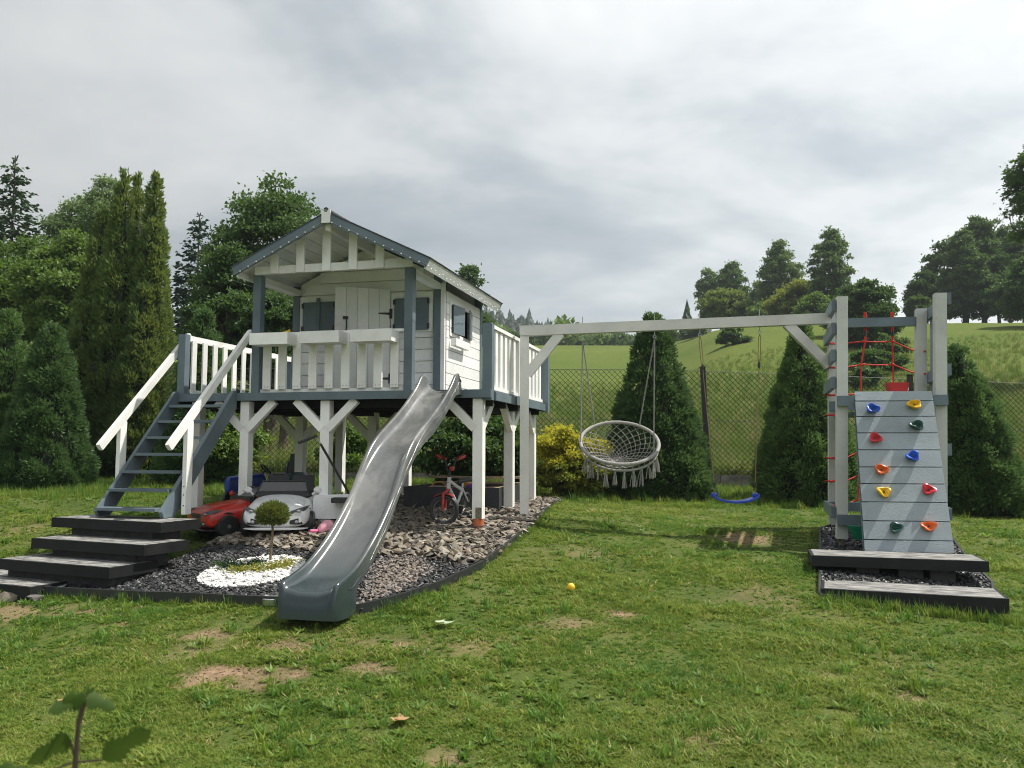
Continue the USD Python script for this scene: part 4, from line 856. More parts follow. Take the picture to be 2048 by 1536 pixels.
# tall thuja clump
col = lambda f: np.clip((1 - f ** 2.0) ** .95 * (1 - .18 * f), 0, 1)
for px, d, top, hw_, sd in ((190, 14.4, 400, 74, 201), (226, 14.0, 330, 66, 202), (257, 14.5, 336, 50, 203), (291, 14.0, 334, 52, 204), (158, 13.8, 600, 76, 205), (275, 13.7, 560, 66, 206)):
    lab = {201: "leftmost shoulder column of the tall thuja clump, lower than its neighbours", 202: "broad tall thuja column with the highest pointed top of the clump", 203: "middle pointed thuja column, behind its two tall neighbours", 204: "right hand thuja column with a blunt pointed top, nearest the blue spruce", 205: "low bushy thuja at the left foot of the tall clump", 206: "low bushy thuja growth before the right hand column of the clump"}[sd]
    cone_bush("thuja", lab, base_at(px, d, .03), h_to(px, top, d), hw_ / 1700 * d, lf_thu, sd, "tall thuja columns left of the stair", 30000, prof=col, quad=.085, width=.32, catg="thuja", up_=.7, lump_r=.13, depth=.55, tall=1.6)
# trees behind on the left
spruce("spruce_tree", "large dark spruce at the left picture edge", base_at(2, 30), h_to(5, 318, 30), 2.6, 30, lf_dark, 301, None, .28, .30, 44)
broadleaf("birch_tree", "pale loose birch between the large spruce and the thuja clump", base_at(150, 31), h_to(150, 400, 31), (1.2, 1.2, 1.7, h_to(150, 480, 31)), .13, 11000, lf_birch, 302, None, .10, bark_w, 46, .30, droop=.6)
broadleaf("birch_tree", "tall birch showing just left of the highest thuja tops", base_at(196, 29), h_to(196, 365, 29), (1.0, 1.0, 1.5, h_to(200, 450, 29)), .12, 10000, lf_birch, 312, None, .10, bark_w, 40, .32, droop=.6)
broadleaf("leafy_tree", "bright green leafy tree below the large spruce at the left edge", base_at(50, 23), h_to(50, 500, 23), (1.5, 1.4, 1.7, h_to(50, 610, 23)), .15, 13000, lf_mid, 303, None, .10, None, 44, .34)
broadleaf("leafy_tree", "yellowish green leafy tree between large spruce and thuja clump", base_at(112, 21), h_to(112, 500, 21), (1.0, 1.0, 1.5, h_to(112, 590, 21)), .13, 10000, lf_mid, 304, None, .09, None, 36, .34)
broadleaf("shrub", "pale shrub between the two left dwarf spruces", base_at(62, 15.5), h_to(62, 690, 15.5), (.55, .5, .9, h_to(62, 790, 15.5)), .07, 5000, lf_light, 305, None, .03, None, 24, .36, "shrub")
spruce("blue_spruce", "slim bluish spruce between thuja clump and the big tree", base_at(384, 26), h_to(388, 430, 26), 1.75, 26, lf_blue, 306, None, .05, .24, 34)
broadleaf("ash_tree", "big dark leafy tree rising behind the left side of the playhouse roof", base_at(540, 21), h_to(560, 378, 21), (1.85, 1.7, 2.5, h_to(535, 560, 21)), .13, 26000, lf_deep, 307, None, .16, None, 80, .24)
broadleaf("ash_tree", "lower leafy tree filling the gap left of the playhouse porch", base_at(450, 19), h_to(450, 520, 19), (1.1, 1.0, 1.6, h_to(450, 640, 19)), .12, 13000, lf_deep, 308, None, .12, None, 46, .28)
broadleaf("leafy_tree", "dark leafy tree seen through the porch beside the left porch post", base_at(565, 17), h_to(565, 575, 17), (.9, .9, 1.3, h_to(565, 690, 17)), .11, 11000, lf_deep, 309, None, .09, None, 44, .28)
broadleaf("leafy_tree", "tall leafy tree whose round tip shows above the playhouse eave", base_at(932, 46), h_to(934, 553, 46), (1.3, 1.2, 3.2, h_to(932, 640, 46)), .22, 5000, lf_deep, 310, None, .14, None, 30, .34)
# low planting behind the platform
broadleaf("shrub", "light leafy shrub seen through the open stair", base_at(432, 12.6), h_to(432, 800, 12.6), (.55, .4, .55, h_to(432, 880, 12.6)), .075, 7000, lf_mid, 320, None, .03, None, 30, .34, "shrub")
broadleaf("shrub", "leafy shrub with yellow tips between stair and first leg", base_at(468, 12.9), h_to(470, 820, 12.9), (.42, .35, .5, h_to(468, 895, 12.9)), .07, 4500, lf_lime, 321, None, .03, None, 22, .36, "shrub")
broadleaf("shrub", "dark green shrub beside the middle leg under the deck", base_at(690, 12.4), h_to(690, 850, 12.4), (.32, .3, .42, h_to(690, 905, 12.4)), .06, 4000, lf_mid, 322, None, .03, None, 22, .36, "shrub")
broadleaf("shrub", "dense dark evergreen shrub behind the slide and bicycle", base_at(935, 12.2), h_to(935, 805, 12.2), (.85, .5, .62, h_to(935, 905, 12.2)), .08, 14000, lf_deep, 323, None, .04, None, 50, .30, "shrub")
broadleaf("shrub", "low dark shrub under the deck right of the bicycle", base_at(1010, 12.3), h_to(1010, 860, 12.3), (.42, .4, .5, h_to(1010, 925, 12.3)), .07, 5000, lf_deep, 324, None, .03, None, 26, .34, "shrub")
gb = base_at(1138, 11.7)
broadleaf("golden_bush", "round bush with bright yellow top and green foot beside the platform", gb, h_to(1138, 850, 11.7), (.45, .42, .40, h_to(1138, 905, 11.7)), .045, 14000, lf_gold, 325, None, .03, None, 60, .26, "bush", shape=.2)
broadleaf("golden_bush", "lime green lower growth at the foot of the yellow bush", gb + (.03, -.12, 0), .5, (.50, .36, .30, .30), .045, 12000, lf_lime, 326, None, .02, None, 50, .28, "bush", shape=.2)
# trees on the hill at the right
HT = "trees on the hill crest"
def hill_tree(px, top, rx_px, cy, ry_px, d, mat, seed, label, n=7000, leaf=.30, nm="leafy_tree", bk=None, clumps=40, cr_=.30, droop=0.0, shape=1.0):
    b = base_at(px, d); return broadleaf(nm, label, b, h_to(px, top, d), (rx_px / 1700 * d, rx_px / 1700 * d, ry_px / 1700 * d, h_to(px, cy, d)), leaf, n, mat, seed, HT, .14 * d / 60, bk, clumps, cr_, "tree", shape, droop=droop)
hill_tree(1424, 540, 24, 580, 42, 96, lf_birch, 401, "small birch left of the round light green tree on the crest", 4000, .34, "birch_tree", bark_w, droop=.4)
hill_tree(1468, 528, 34, 578, 52, 94, lf_deep, 402, "dark birch rising behind the round light green tree on the crest", 7000, .34, "birch_tree", bark_w)
hill_tree(1447, 576, 52, 618, 40, 78, lf_light, 403, "round light green tree left of centre on the hill crest", 9000, .28, shape=.3)
hill_tree(1520, 560, 24, 610, 46, 84, lf_birch, 404, "slim pale tree between round tree and tall birches", 4000, .3, "birch_tree", bark_w)
hill_tree(1568, 478, 44, 560, 84, 76, lf_birch, 405, "pointed tall birch left of the tallest birch on the hill", 11000, .28, "birch_tree", bark_w, 60, .26, droop=.5, shape=1.5)
hill_tree(1600, 555, 52, 610, 52, 70, lf_lime, 406, "yellow green tree in front of the two tall birches", 9000, .26)
hill_tree(1670, 455, 44, 540, 86, 66, lf_birch, 407, "tallest airy birch on the hill above the swing beam's end", 9000, .26, "birch_tree", bark_w, 60, .24, droop=.5, shape=1.4)
hill_tree(1545, 600, 40, 632, 34, 73, lf_mid, 416, "low mid green tree under the pointed birch", 6000, .25, shape=.4)
hill_tree(1500, 612, 34, 636, 28, 77, lf_deep, 417, "low dark tree between the round tree and the pointed birch", 5000, .25, shape=.4)
hill_tree(1640, 590, 40, 630, 40, 62, lf_mid, 408, "mid green tree at the foot of the tallest birch", 6000, .25)
hill_tree(1742, 545, 62, 640, 84, 44, lf_deep, 409, "wide dark maple on the slope seen through the climbing net", 16000, .22, clumps=70, cr_=.24, shape=.6)
hill_tree(1700, 600, 46, 640, 50, 50, lf_deep, 410, "dark leafy tree behind the left tower post", 8000, .24)
FT = "dark wood on the right of the hill"
for px, top, rx, cy, ry, sd, lb in ((1862, 545, 28, 590, 42, 421, "left end tree of the dark wood on the right"), (1902, 485, 36, 555, 70, 422, "second tree from the left of the dark wood on the right"), (1945, 462, 34, 545, 80, 423, "slim tall tree in the middle of the dark wood on the right"), (1972, 436, 36, 535, 96, 424, "highest tree of the dark wood on the right"), (2012, 448, 40, 545, 92, 425, "tree of the dark wood at the right picture edge"), (2056, 460, 44, 545, 90, 426, "tree of the dark wood cut by the right picture edge")):
    b = base_at(px, 66 + (sd % 3) * 3); d = b[1]
    broadleaf("wood_tree", lb, b, h_to(px, top, d), (rx * 1.25 / 1700 * d, rx * 1.2 / 1700 * d, ry * 1.12 / 1700 * d, h_to(px, cy, d)), .27, 11000, lf_deep, sd, FT, .16, None, 54, .27, "tree")
broadleaf("leafy_tree", "near tall tree reaching in from the right picture edge", base_at(2142, 30), h_to(2142, 245, 30), (1.75, 1.6, 2.6, h_to(2142, 395, 30)), .16, 17000, lf_deep, 430, None, .2, None, 70, .24)
for px, top, rx, d, sd, lb in ((1850, 598, 26, 63, 461, "low bush at the left foot of the dark wood"), (1888, 575, 34, 68, 462, "bushy undergrowth tree in the left part of the dark wood"), (1935, 560, 40, 66, 463, "bushy undergrowth tree in the middle of the dark wood"), (1985, 560, 42, 65, 464, "bushy undergrowth tree under the highest tree of the dark wood"), (2036, 545, 44, 62, 465, "bushy undergrowth tree of the dark wood at the right edge"), (2075, 520, 50, 50, 466, "bushy tree in front of the dark wood, cut by the right edge")):
    b = base_at(px, d); broadleaf("wood_tree", lb, b, h_to(px, top, d), (rx / 1700 * d, rx / 1700 * d, (640 - top) * .62 / 1700 * d, h_to(px, (640 + top) / 2 + 2, d)), .25, 6000, lf_deep, sd, FT, .12, None, 40, .3, "tree", .4)
for px, top, rx, sd, lb in ((1322, 662, 16, 412, "low tree on the field edge right of the tallest dwarf spruce"), (1345, 655, 14, 413, "low bush left of the small crest spruce"), (1400, 640, 18, 414, "low bush at the left foot of the round light green tree")):
    hill_tree(px, top, rx, top + 22, 20, 98, lf_mid, sd, lb, 2500, .35)
for px, py, d, sd in ((1470, 668, 52, 441), (1758, 690, 34, 442), (1700, 705, 30, 443), (1795, 668, 40, 444)):
    q = base_at(px, d); broadleaf("shrub", {441: "dark low shrub on the mound under the swing beam", 442: "dark shrub at the maple's foot behind the net", 443: "leafy shrub below the maple, left in the net", 444: "small shrub on the slope near the right net rope"}[sd], q, .9, (1.1, .8, .55, .45), .16, 3500, lf_deep, sd, None, .04, None, 26, .34, "shrub")

# far wood: single trees along the skyline and one mass behind them
rng = np.random.default_rng(77)
def small_spruce(h, r, seed, n=11, seg=13):
    """A far spruce: ragged drooping skirts of branches round a stem."""
    rng = np.random.default_rng(seed); ms = []
    for i in range(n):
        f_ = i / n; z0_ = h * (.06 + .80 * f_); Rz = r * (1 - f_) ** .85 + .06 * r; top_ = z0_ + h * (.22 - .08 * f_); a = np.arange(seg) * 6.283 / seg + rng.uniform(0, 6)
        rr = Rz * rng.uniform(.62, 1.15, seg); v = np.vstack([np.stack([np.cos(a) * rr, np.sin(a) * rr, z0_ - .22 * rr + rng.normal(size=seg) * .02 * h], 1), [[0, 0, top_]], [[0, 0, z0_ + .04 * h]]]); j = np.arange(seg); k = (j + 1) % seg
        ms.append((v, np.vstack([np.stack([j, k, np.full(seg, seg)], 1), np.stack([k, j, np.full(seg, seg + 1)], 1)])))
    return joined(ms)
q = base_at(1378, 100); hs = h_to(1378, 594, 100); t_ = thing("spruce_tree", "small dark spruce on the crest left of the round light green tree", "spruce", q, 0, HT)
part(t_, "trunk", tube([(0, 0, -.3), (0, 0, hs * .95)], [.14, .04], 6), bark); usdkit.mesh(stage, unique(t_, "crown"), small_spruce(hs, 1.5, 411, 16, 19), lf_dark)
protos = [(small_spruce(15 + s, 3.2 + .25 * s, s), lf_far, False) for s in (1, 2, 3, 4, 5)] + [(joined([blades(unit(rng.normal(size=(170, 3))) * (3.2, 3.2, 4.2) * rng.uniform(.5, 1, (170, 1)) + (0, 0, 8.5), unit(rng.normal(size=(170, 3))), 2.4, 1.8, rng)]), lf_far, False) for _ in range(2)]
pos, sc = [], []
for row in range(14):
    d = 330 + row * 13
    for px in np.arange(420, 1350, 5.0 * 330 / d):
        p_ = px + rng.normal() * 4; y_ = d + rng.normal() * 4; x_ = (p_ - 1024) / 1700 * y_
        pos.append((x_, y_, float(ground(x_, y_)) - .3)); sc.append((.55 + .65 * rng.beta(2, 3.2)) * float(np.interp(p_, [900, 1000, 1100, 1180, 1240], [1.25, 1.02, .82, .72, .62])))
scatter("/World", "far_forest", protos, pos, rng.uniform(0, 6.28, len(pos)), sc, label="dark spruce wood on the far hill")
lowp = [(joined([blades(unit(rng.normal(size=(260, 3))) * (2.2, 2.2, 2.0) * rng.uniform(.5, 1, (260, 1)) + (0, 0, 2.4), unit(rng.normal(size=(260, 3))), 1.1, .8, rng)]), lf_deep, False), (joined([blades(unit(rng.normal(size=(260, 3))) * (1.8, 1.8, 2.6) * rng.uniform(.5, 1, (260, 1)) + (0, 0, 2.8), unit(rng.normal(size=(260, 3))), 1.0, .8, rng)]), lf_mid, False)]
pos = []
for px in np.arange(500, 1345, 6.0):
    d = 126 + rng.uniform(-4, 14); x_ = (px - 1024) / 1700 * d; pos.append((x_, d, float(ground(x_, d)) - .4))
scatter("/World", "field_edge_hedge", lowp, pos, rng.uniform(0, 6.28, len(pos)), rng.uniform(.45, 1.05, len(pos)), label="leafy hedge along the far edge of the field")
for px, top, d, sd, lb in ((985, 612, 300, 451, "pointed spruce on the far skyline left of the swing post"), (1003, 618, 305, 452, "second pointed spruce left of the swing post on the skyline"), (1022, 624, 310, 453, "skyline spruce just left of the swing beam's end"), (1054, 622, 300, 454, "tall skyline spruce above the swing beam's left end"), (1116, 628, 300, 455, "left one of the pair of thin pines above the swing beam"), (1124, 626, 300, 456, "right one of the pair of thin pines above the swing beam"), (1232, 658, 300, 457, "dark skyline tree just left of the tallest dwarf spruce")):
    q = base_at(px, d); hs = h_to(px, top, d); t_ = thing("skyline_spruce", lb, "spruce", q, 0, "spruces on the far skyline")
    part(t_, "trunk", tube([(0, 0, -.3), (0, 0, hs * .95)], [.2, .05], 6), bark); usdkit.mesh(stage, unique(t_, "crown"), small_spruce(hs, 3.0 if sd < 455 or sd > 456 else 1.5, sd), lf_far)
pole = thing("utility_pole", "thin utility pole on the hill behind the climbing net", "pole", base_at(1789, 80))
ph_ = h_to(1789, 596, 80)
part(pole, "post", tube([(0, 0, -.2), (0, 0, ph_)], [.11, .08], 8), bark); part(pole, "cross_arm", bx(-.55, .35, -.04, .04, ph_ - .30, ph_ - .2), bark)
# ------------------------------------------------------------------ chain link fence
fence_green = plain("fence_wire", (0.018, 0.026, 0.017), 0.5); rust = paint("dark_post", (0.014, 0.0135, 0.013), 0.7, 0.3, 14.0, 0.3)
FY = 13.6
fence = thing("chain_link_fence", "dark chain link fence on a low weathered board along the meadow", "fence", (0, 0, 0))
fz = lambda x: EYE + 1.30 - .035 * np.clip(x - 2.5, 0, 9)
fb = lambda x: EYE - .36 - .02 * np.clip(x - 2.5, 0, 9)
pitch, X0, X1 = .088, -7.2, 9.4
v_, f_, o_ = [], [], 0
def wire(p, q, r=.0044):
    global o_
    p, q = np.array(p), np.array(q); d = (q - p) / np.linalg.norm(q - p); a = np.cross(d, (0, 1, 0)); a /= np.linalg.norm(a); b = np.cross(d, a)
    ring_ = [(a * math.cos(t) + b * math.sin(t)) * r for t in (0, 2.094, 4.189)]
    v_.extend([p + k for k in ring_] + [q + k for k in ring_])
    for i in range(3): j = (i + 1) % 3; f_.extend([(o_ + i, o_ + j, o_ + 3 + j), (o_ + i, o_ + 3 + j, o_ + 3 + i)])
    o_ += 6
H_ = 1.66
for k in range(int((X1 - X0 + H_) / pitch)):
    for s in (1, -1):
        xa = (X0 - H_ if s > 0 else X0) + k * pitch; xb = xa + s * H_
        if s < 0: xa, xb = xa + H_ * 0, xb
        lo, hi = sorted((xa, xb)); t0, t1 = 0.0, 1.0
        def pt(t):
            x = xa + (xb - xa) * t; return (x, FY + s * .003, fb(x) + (fz(x) - fb(x)) * t)
        if hi < X0 or lo > X1: continue
        n = 3
        for i in range(n): wire(pt(i / n), pt((i + 1) / n))
for part_h in (1.0, .52, .04):
    xs = np.linspace(X0, X1, 24)
    for a_, b_ in zip(xs[:-1], xs[1:]): wire((a_, FY, fb(a_) + (fz(a_) - fb(a_)) * part_h), (b_, FY, fb(b_) + (fz(b_) - fb(b_)) * part_h), .006)
m_ = usdkit.mesh(stage, unique(fence, "wire_mesh"), (np.array(v_), np.array(f_)), fence_green); tag(str(m_.GetPath()), None, None, None, "stuff")
for x, lean_ in ((-6.7, 0), (-3.36, 0), (-.22, .02), (3.085, -.035), (6.36, .0), (9.3, 0)):
    z0_ = float(ground(x, FY)) - .1
    p_ = part(fence, "post", beam((x - lean_, FY - .06, z0_), (x + lean_, FY - .06, fz(x) + .05), .075, .06, up=(0, 1, 0), bevel=.006), rust); part(p_, "post_cap", bx(x + lean_ - .045, x + lean_ + .045, FY - .10, FY - .02, fz(x) + .052, fz(x) + .066), rust)
wk = paint("weathered_board", (0.13, 0.12, 0.105), 0.9, 0.35, 6.0, 0.6, 60.0, stretch=(.3, 1, 4))
for k in range(8):
    a = X0 + k * 2.1; part(fence, "kerb_board", bx(a, a + 2.09, FY - .10, FY - .06, min(float(ground(a, FY)), float(ground(a + 2, FY))) - .1, float(fb(a)) + .0), wk)

# ------------------------------------------------------------------ beds of stones
def sheet(poly, lift, step=.06):
    """The ground under a bed, cut to the bed's outline and lifted a little."""
    x0_, y0_, x1_, y1_ = poly.bounds
    pts = [(x, y) for x in np.arange(x0_, x1_, step) for y in np.arange(y0_, y1_, step)]
    inside = shapely.contains_xy(poly.buffer(-step * .3), *np.array(pts).T); P_ = [p for p, k in zip(pts, inside) if k]
    ex_ = poly.exterior; P_ += [ex_.interpolate(t).coords[0] for t in np.arange(0, ex_.length, step)]
    from scipy.spatial import Delaunay
    P_ = np.array(P_); T = Delaunay(P_).simplices; c = P_[T].mean(1); T = T[shapely.contains_xy(poly, c[:, 0], c[:, 1])]
    d = np.cross(P_[T[:, 1]] - P_[T[:, 0]], P_[T[:, 2]] - P_[T[:, 0]]); T[d < 0] = T[d < 0][:, ::-1]
    return np.column_stack([P_, ground(P_[:, 0], P_[:, 1]) + lift]), T
def in_poly(poly, n, rng):
    x0_, y0_, x1_, y1_ = poly.bounds; out = np.zeros((0, 2))
    while len(out) < n:
        q = rng.uniform((x0_, y0_), (x1_, y1_), (n * 2, 2)); out = np.vstack([out, q[shapely.contains_xy(poly, q[:, 0], q[:, 1])]])
    return out[:n]
def stone(rng, flat=.55, pts=11, long=1.4):
    p = unit(rng.normal(size=(pts, 3))) * rng.uniform(.75, 1, (pts, 1)) * (long, 1.0, flat) * .5
    return trimesh.convex.convex_hull(p)
rng = np.random.default_rng(9)
dirt = paint("bed_soil", (0.07, 0.058, 0.045), 0.95, 0.3, 12.0, 0.6)
def stone_mat(name, cols, scale=4.0, rough=0.75, spec=0.3):
    return M(name, {"o": ("object_info", {}), "g": ("geometry", {}), "r": ("rgb_ramp", {"ramp": [(k / (len(cols) - 1), c) for k, c in enumerate(cols)]}), "n": ("noise_texture", {"scale": 22.0, "detail": 5.0, "roughness": 0.7}), "q": ("rgb_ramp", {"ramp": [(0.3, (0.62, 0.6, 0.58)), (0.7, (1.15, 1.15, 1.15))]}),
        "m": ("mix", {"mix_type": "multiply", "fac": 1.0}), "b": ("bump", {"strength": 0.4, "distance": 0.004}), "p": ("principled_bsdf", {"roughness": rough, "specular_ior_level": spec})},
        [("o.random", "r.fac"), ("g.position", "n.vector"), ("n.fac", "q.fac"), ("r.color", "m.color1"), ("q.color", "m.color2"), ("m.color", "p.base_color"), ("n.fac", "b.height"), ("b.normal", "p.normal")], "p.BSDF")
m_rock = stone_mat("field_stone", [(0.07, 0.066, 0.062), (0.22, 0.18, 0.13), (0.12, 0.115, 0.11), (0.27, 0.225, 0.165), (0.15, 0.144, 0.136), (0.36, 0.32, 0.26), (0.17, 0.145, 0.115)])
m_black = stone_mat("black_chips", [(0.012, 0.013, 0.014), (0.028, 0.029, 0.031), (0.05, 0.051, 0.054), (0.022, 0.023, 0.024)], rough=.5, spec=.6)
m_beige = stone_mat("beige_chips", [(0.20, 0.165, 0.135), (0.30, 0.25, 0.21), (0.24, 0.22, 0.205), (0.13, 0.12, 0.115)])
m_white = stone_mat("white_marble_chips", [(0.72, 0.71, 0.69), (0.80, 0.795, 0.78), (0.86, 0.86, 0.85)], rough=.6)
bed = usdkit.mesh(stage, "/World/stone_bed", sheet(bed_poly, .018), dirt, True); tag("/World/stone_bed", "bed of loose field stones and black gravel under and before the platform", None, None, "structure")
def strew(parent, name, poly, n, size, mat, seed, kinds=8, flat=.6, lift=.02, label=None, tiltmax=.5, layers=1.0):
    rng = np.random.default_rng(seed); q = in_poly(poly, n, rng); z = ground(q[:, 0], q[:, 1]) + lift + rng.uniform(0, size * .5 * layers, n)
    pr = [(stone(rng, flat), mat, False) for _ in range(kinds)]
    return scatter(parent, name, pr, np.column_stack([q, z]), rng.uniform(0, 6.28, n), size * rng.uniform(.6, 1.35, n), (rng.uniform(0, 6.28, n), rng.normal(size=n) * tiltmax), rng.integers(0, kinds, n), label=label)
white_in = white_poly.intersection(bed_poly)
black_poly = bed_poly.difference(rock_poly).difference(white_poly.buffer(-.02))
def area_n(poly, per): return int(poly.area * per)
strew("/World/stone_bed", "black_gravel", black_poly.difference(beige_poly.buffer(-.08)), area_n(black_poly, 2600), .034, m_black, 31, label="black gravel chips")
strew("/World/stone_bed", "beige_gravel", beige_poly.intersection(bed_poly).difference(rock_poly.buffer(-.05)), area_n(beige_poly, 2300), .036, m_beige, 32, label="beige gravel chips beside the slide")
strew("/World/stone_bed", "white_gravel", white_in, area_n(white_in, 3600), .032, m_white, 33, lift=.035, label="oval of white marble chips")
# field stones: the ones that show largest singly, the rest together
rk = np.random.default_rng(34); q = in_poly(rock_poly, area_n(rock_poly, 680), rk); cam_d = q[:, 1]; pxs = 1024 + 1700 * q[:, 0] / q[:, 1]
vis = ((pxs > 730) & (pxs < 1135)) | ((pxs > 250) & (pxs < 640) & (q[:, 1] < 8.6)); order = np.argsort(np.where(vis, cam_d, 99)); single, rest = order[:300], order[300:]
shapes_ = [stone(rk, rk.uniform(.32, .6), 12, rk.uniform(1.2, 2.0)) for _ in range(18)]
for i in single:
    s = .072 * rk.uniform(.5, 1.45); m = shapes_[rk.integers(18)].copy(); m.apply_scale(s); m.apply_transform(trimesh.transformations.euler_matrix(rk.normal() * .45, rk.normal() * .45, rk.uniform(0, 6.28))); m.apply_translation((q[i, 0], q[i, 1], float(ground(*q[i])) + .03 + rk.uniform(0, .035)))
    part("/World/stone_bed", "field_stone", m, m_rock)
qr = q[rest]; n = len(qr)
scatter("/World/stone_bed", "field_stones", [(m, m_rock, False) for m in shapes_], np.column_stack([qr, ground(qr[:, 0], qr[:, 1]) + .028 + rk.uniform(0, .035, n)]), rk.uniform(0, 6.28, n), .072 * rk.uniform(.5, 1.4, n), (rk.uniform(0, 6.28, n), rk.normal(size=n) * .45), rk.integers(0, 18, n), label="field stones further back")
strew("/World/stone_bed", "small_stones", rock_poly, area_n(rock_poly, 700), .045, m_rock, 35, label="smaller stones between the field stones")
# edging strip
edge_line = LineString([tuple(p) for p in bed_edge]); es = np.array([edge_line.interpolate(t).coords[0] for t in np.arange(0, edge_line.length, .06)])
et = np.gradient(es, axis=0); et /= np.linalg.norm(et, axis=1, keepdims=True); en = np.stack([-et[:, 1], et[:, 0]], 1); ez = ground(es[:, 0], es[:, 1])
secs = [[(*(p + n_ * .012), z - .05), (*(p - n_ * .012), z - .05), (*(p - n_ * .012), z + hgt), (*(p + n_ * .012), z + hgt)] for p, n_, z, hgt in zip(es, en, ez, np.linspace(.085, .05, len(es)))]
edg = part("/World", "bed_edging", loft(secs), black_plastic, 40, "black edging strip round the front of the stone bed", "edging")
tb = usdkit.mesh(stage, "/World/tower_bed", sheet(tower_bed, .016), dirt, True); tag("/World/tower_bed", "black gravel bed under the climbing tower", None, None, "structure")
strew("/World/tower_bed", "black_gravel", tower_bed, area_n(tower_bed, 2300), .036, m_black, 36, label="black gravel chips under the tower")
tl = LineString(list(tower_bed.exterior.coords)[:]); ts_ = np.array([tl.interpolate(t).coords[0] for t in np.arange(0, tl.length, .08)]); tt_ = np.roll(ts_, -1, 0) - np.roll(ts_, 1, 0); tt_ /= np.linalg.norm(tt_, axis=1, keepdims=True); tn = np.stack([-tt_[:, 1], tt_[:, 0]], 1); tz = ground(ts_[:, 0], ts_[:, 1])
secs = [[(*(p + n_ * .01), z - .05), (*(p - n_ * .01), z - .05), (*(p - n_ * .01), z + .05), (*(p + n_ * .01), z + .05)] for p, n_, z in zip(ts_, tn, tz)]
part("/World", "bed_edging", loft(secs + secs[:1], caps=False), black_plastic, 40, "black edging strip round the gravel under the climbing tower", "edging")

# ------------------------------------------------------------------ lawn
def tuft(rng, n, r, h, w, lean=.5, seg=2):
    v, f, o = [], [], 0
    for _ in range(n):
        a, rr = rng.uniform(0, 6.28), r * math.sqrt(rng.uniform()); b = np.array([rr * math.cos(a), rr * math.sin(a), -.004]); hh = h * rng.uniform(.55, 1.2); l = rng.uniform(0, lean) * hh; d = rng.uniform(0, 6.28)
        dv = np.array([math.cos(d), math.sin(d), 0]); s = np.array([-math.sin(d), math.cos(d), 0]) * w * .5 * rng.uniform(.7, 1.3); m = b + dv * l * .3 + np.array([0, 0, hh * .6]); t = b + dv * l + np.array([0, 0, hh])
        v += [b - s, b + s, m + s * .75, m - s * .75, t]; f += [(o, o + 1, o + 2), (o, o + 2, o + 3), (o + 3, o + 2, o + 4)]; o += 5
    return np.array(v), np.array(f)
def rosette(rng, n, L, w, rise=.35):
    a = np.arange(n) * 6.28 / n + rng.normal(size=n) * .25; d = unit(np.stack([np.cos(a), np.sin(a), rise + rng.normal(size=n) * .15], 1)); return blades(np.zeros((n, 3)), d, L * rng.uniform(.6, 1.2, n), w, rng, fold=-.15)
gr1 = leafy("grass_green", [(0.3, (0.044, 0.080, 0.010)), (0.5, (0.074, 0.113, 0.014)), (0.7, (0.120, 0.146, 0.024))], 2.2, 0.40, tcol=(0.22, 0.32, 0.03), gain=1.9)
gr2 = leafy("grass_yellow", [(0.3, (0.060, 0.098, 0.014)), (0.5, (0.092, 0.128, 0.020)), (0.7, (0.150, 0.158, 0.042))], 2.2, 0.42, tcol=(0.30, 0.36, 0.05), gain=1.9)
gr3 = leafy("grass_deep", [(0.3, (0.028, 0.070, 0.012)), (0.5, (0.045, 0.095, 0.016)), (0.7, (0.075, 0.125, 0.020))], 2.2, 0.42, tcol=(0.16, 0.29, 0.03), gain=1.9)
straw = leafy("dry_grass", [(0.3, (0.16, 0.13, 0.06)), (0.7, (0.30, 0.24, 0.12))], 3.0, 0.25)
rng = np.random.default_rng(41)
protos = [(tuft(rng, 15, .036, .021, .0054, 2.2), gr1, False), (tuft(rng, 14, .036, .022, .0052, 2.3), gr2, False), (tuft(rng, 13, .030, .029, .006, 1.8), gr3, False), (tuft(rng, 13, .036, .016, .0056, 2.6), gr1, False), (tuft(rng, 9, .04, .020, .005, 1.8), straw, False), (rosette(rng, 16, .022, .013, .55), gr3, False), (rosette(rng, 14, .020, .014, .45), gr1, False)]
N = 250000
y = 3.3 + (13.4 - 3.3) * rng.uniform(0, 1, N) ** 1.25; x = rng.uniform(-1, 1, N) * (.64 * y + .35)
keep = rng.uniform(0, 1, N) < np.clip((5.2 / y) ** .8, .25, 1)
x, y = x[keep], y[keep]
no = shapely.union_all([bed_poly.buffer(-.02), tower_bed.buffer(-.01)])
k = ~shapely.contains_xy(no, x, y); x, y = x[k], y[k]
s = soil(x, y); k = rng.uniform(0, 1, len(x)) > s * 1.15; x, y, s = x[k], y[k], s[k]
big = meshkit.fbm(np.stack([x * .55, y * .55, 0 * x], 1), 4, 7); fine_ = meshkit.fbm(np.stack([x * 3, y * 3, 0 * x], 1), 3, 17)
k = rng.uniform(0, 1, len(x)) < np.clip(.25 + 2.2 * (fine_ - .30), .16, 1); x, y, s, big, fine_ = x[k], y[k], s[k], big[k], fine_[k]
u_ = rng.uniform(0, 1, len(x)) + (big - .5) * 1.7
pi_ = np.select([u_ < .18, u_ < .36, u_ < .58, u_ < .74, u_ < .86], [2, 5, 0, 6, 3], 1); pi_[(rng.uniform(0, 1, len(x)) < .035 + .25 * s)] = 4
scg = rng.uniform(.65, 1.3, len(x)) * .88 * (.55 + .5 * np.clip(big, 0, 1) + 1.0 * np.clip(fine_ - .35, -.1, .5)) * (1 - .45 * s) * (1 + .03 * (y - 4))
tall = (fine_ > .66) & (rng.uniform(0, 1, len(x)) < .35); scg[tall] *= 1.6
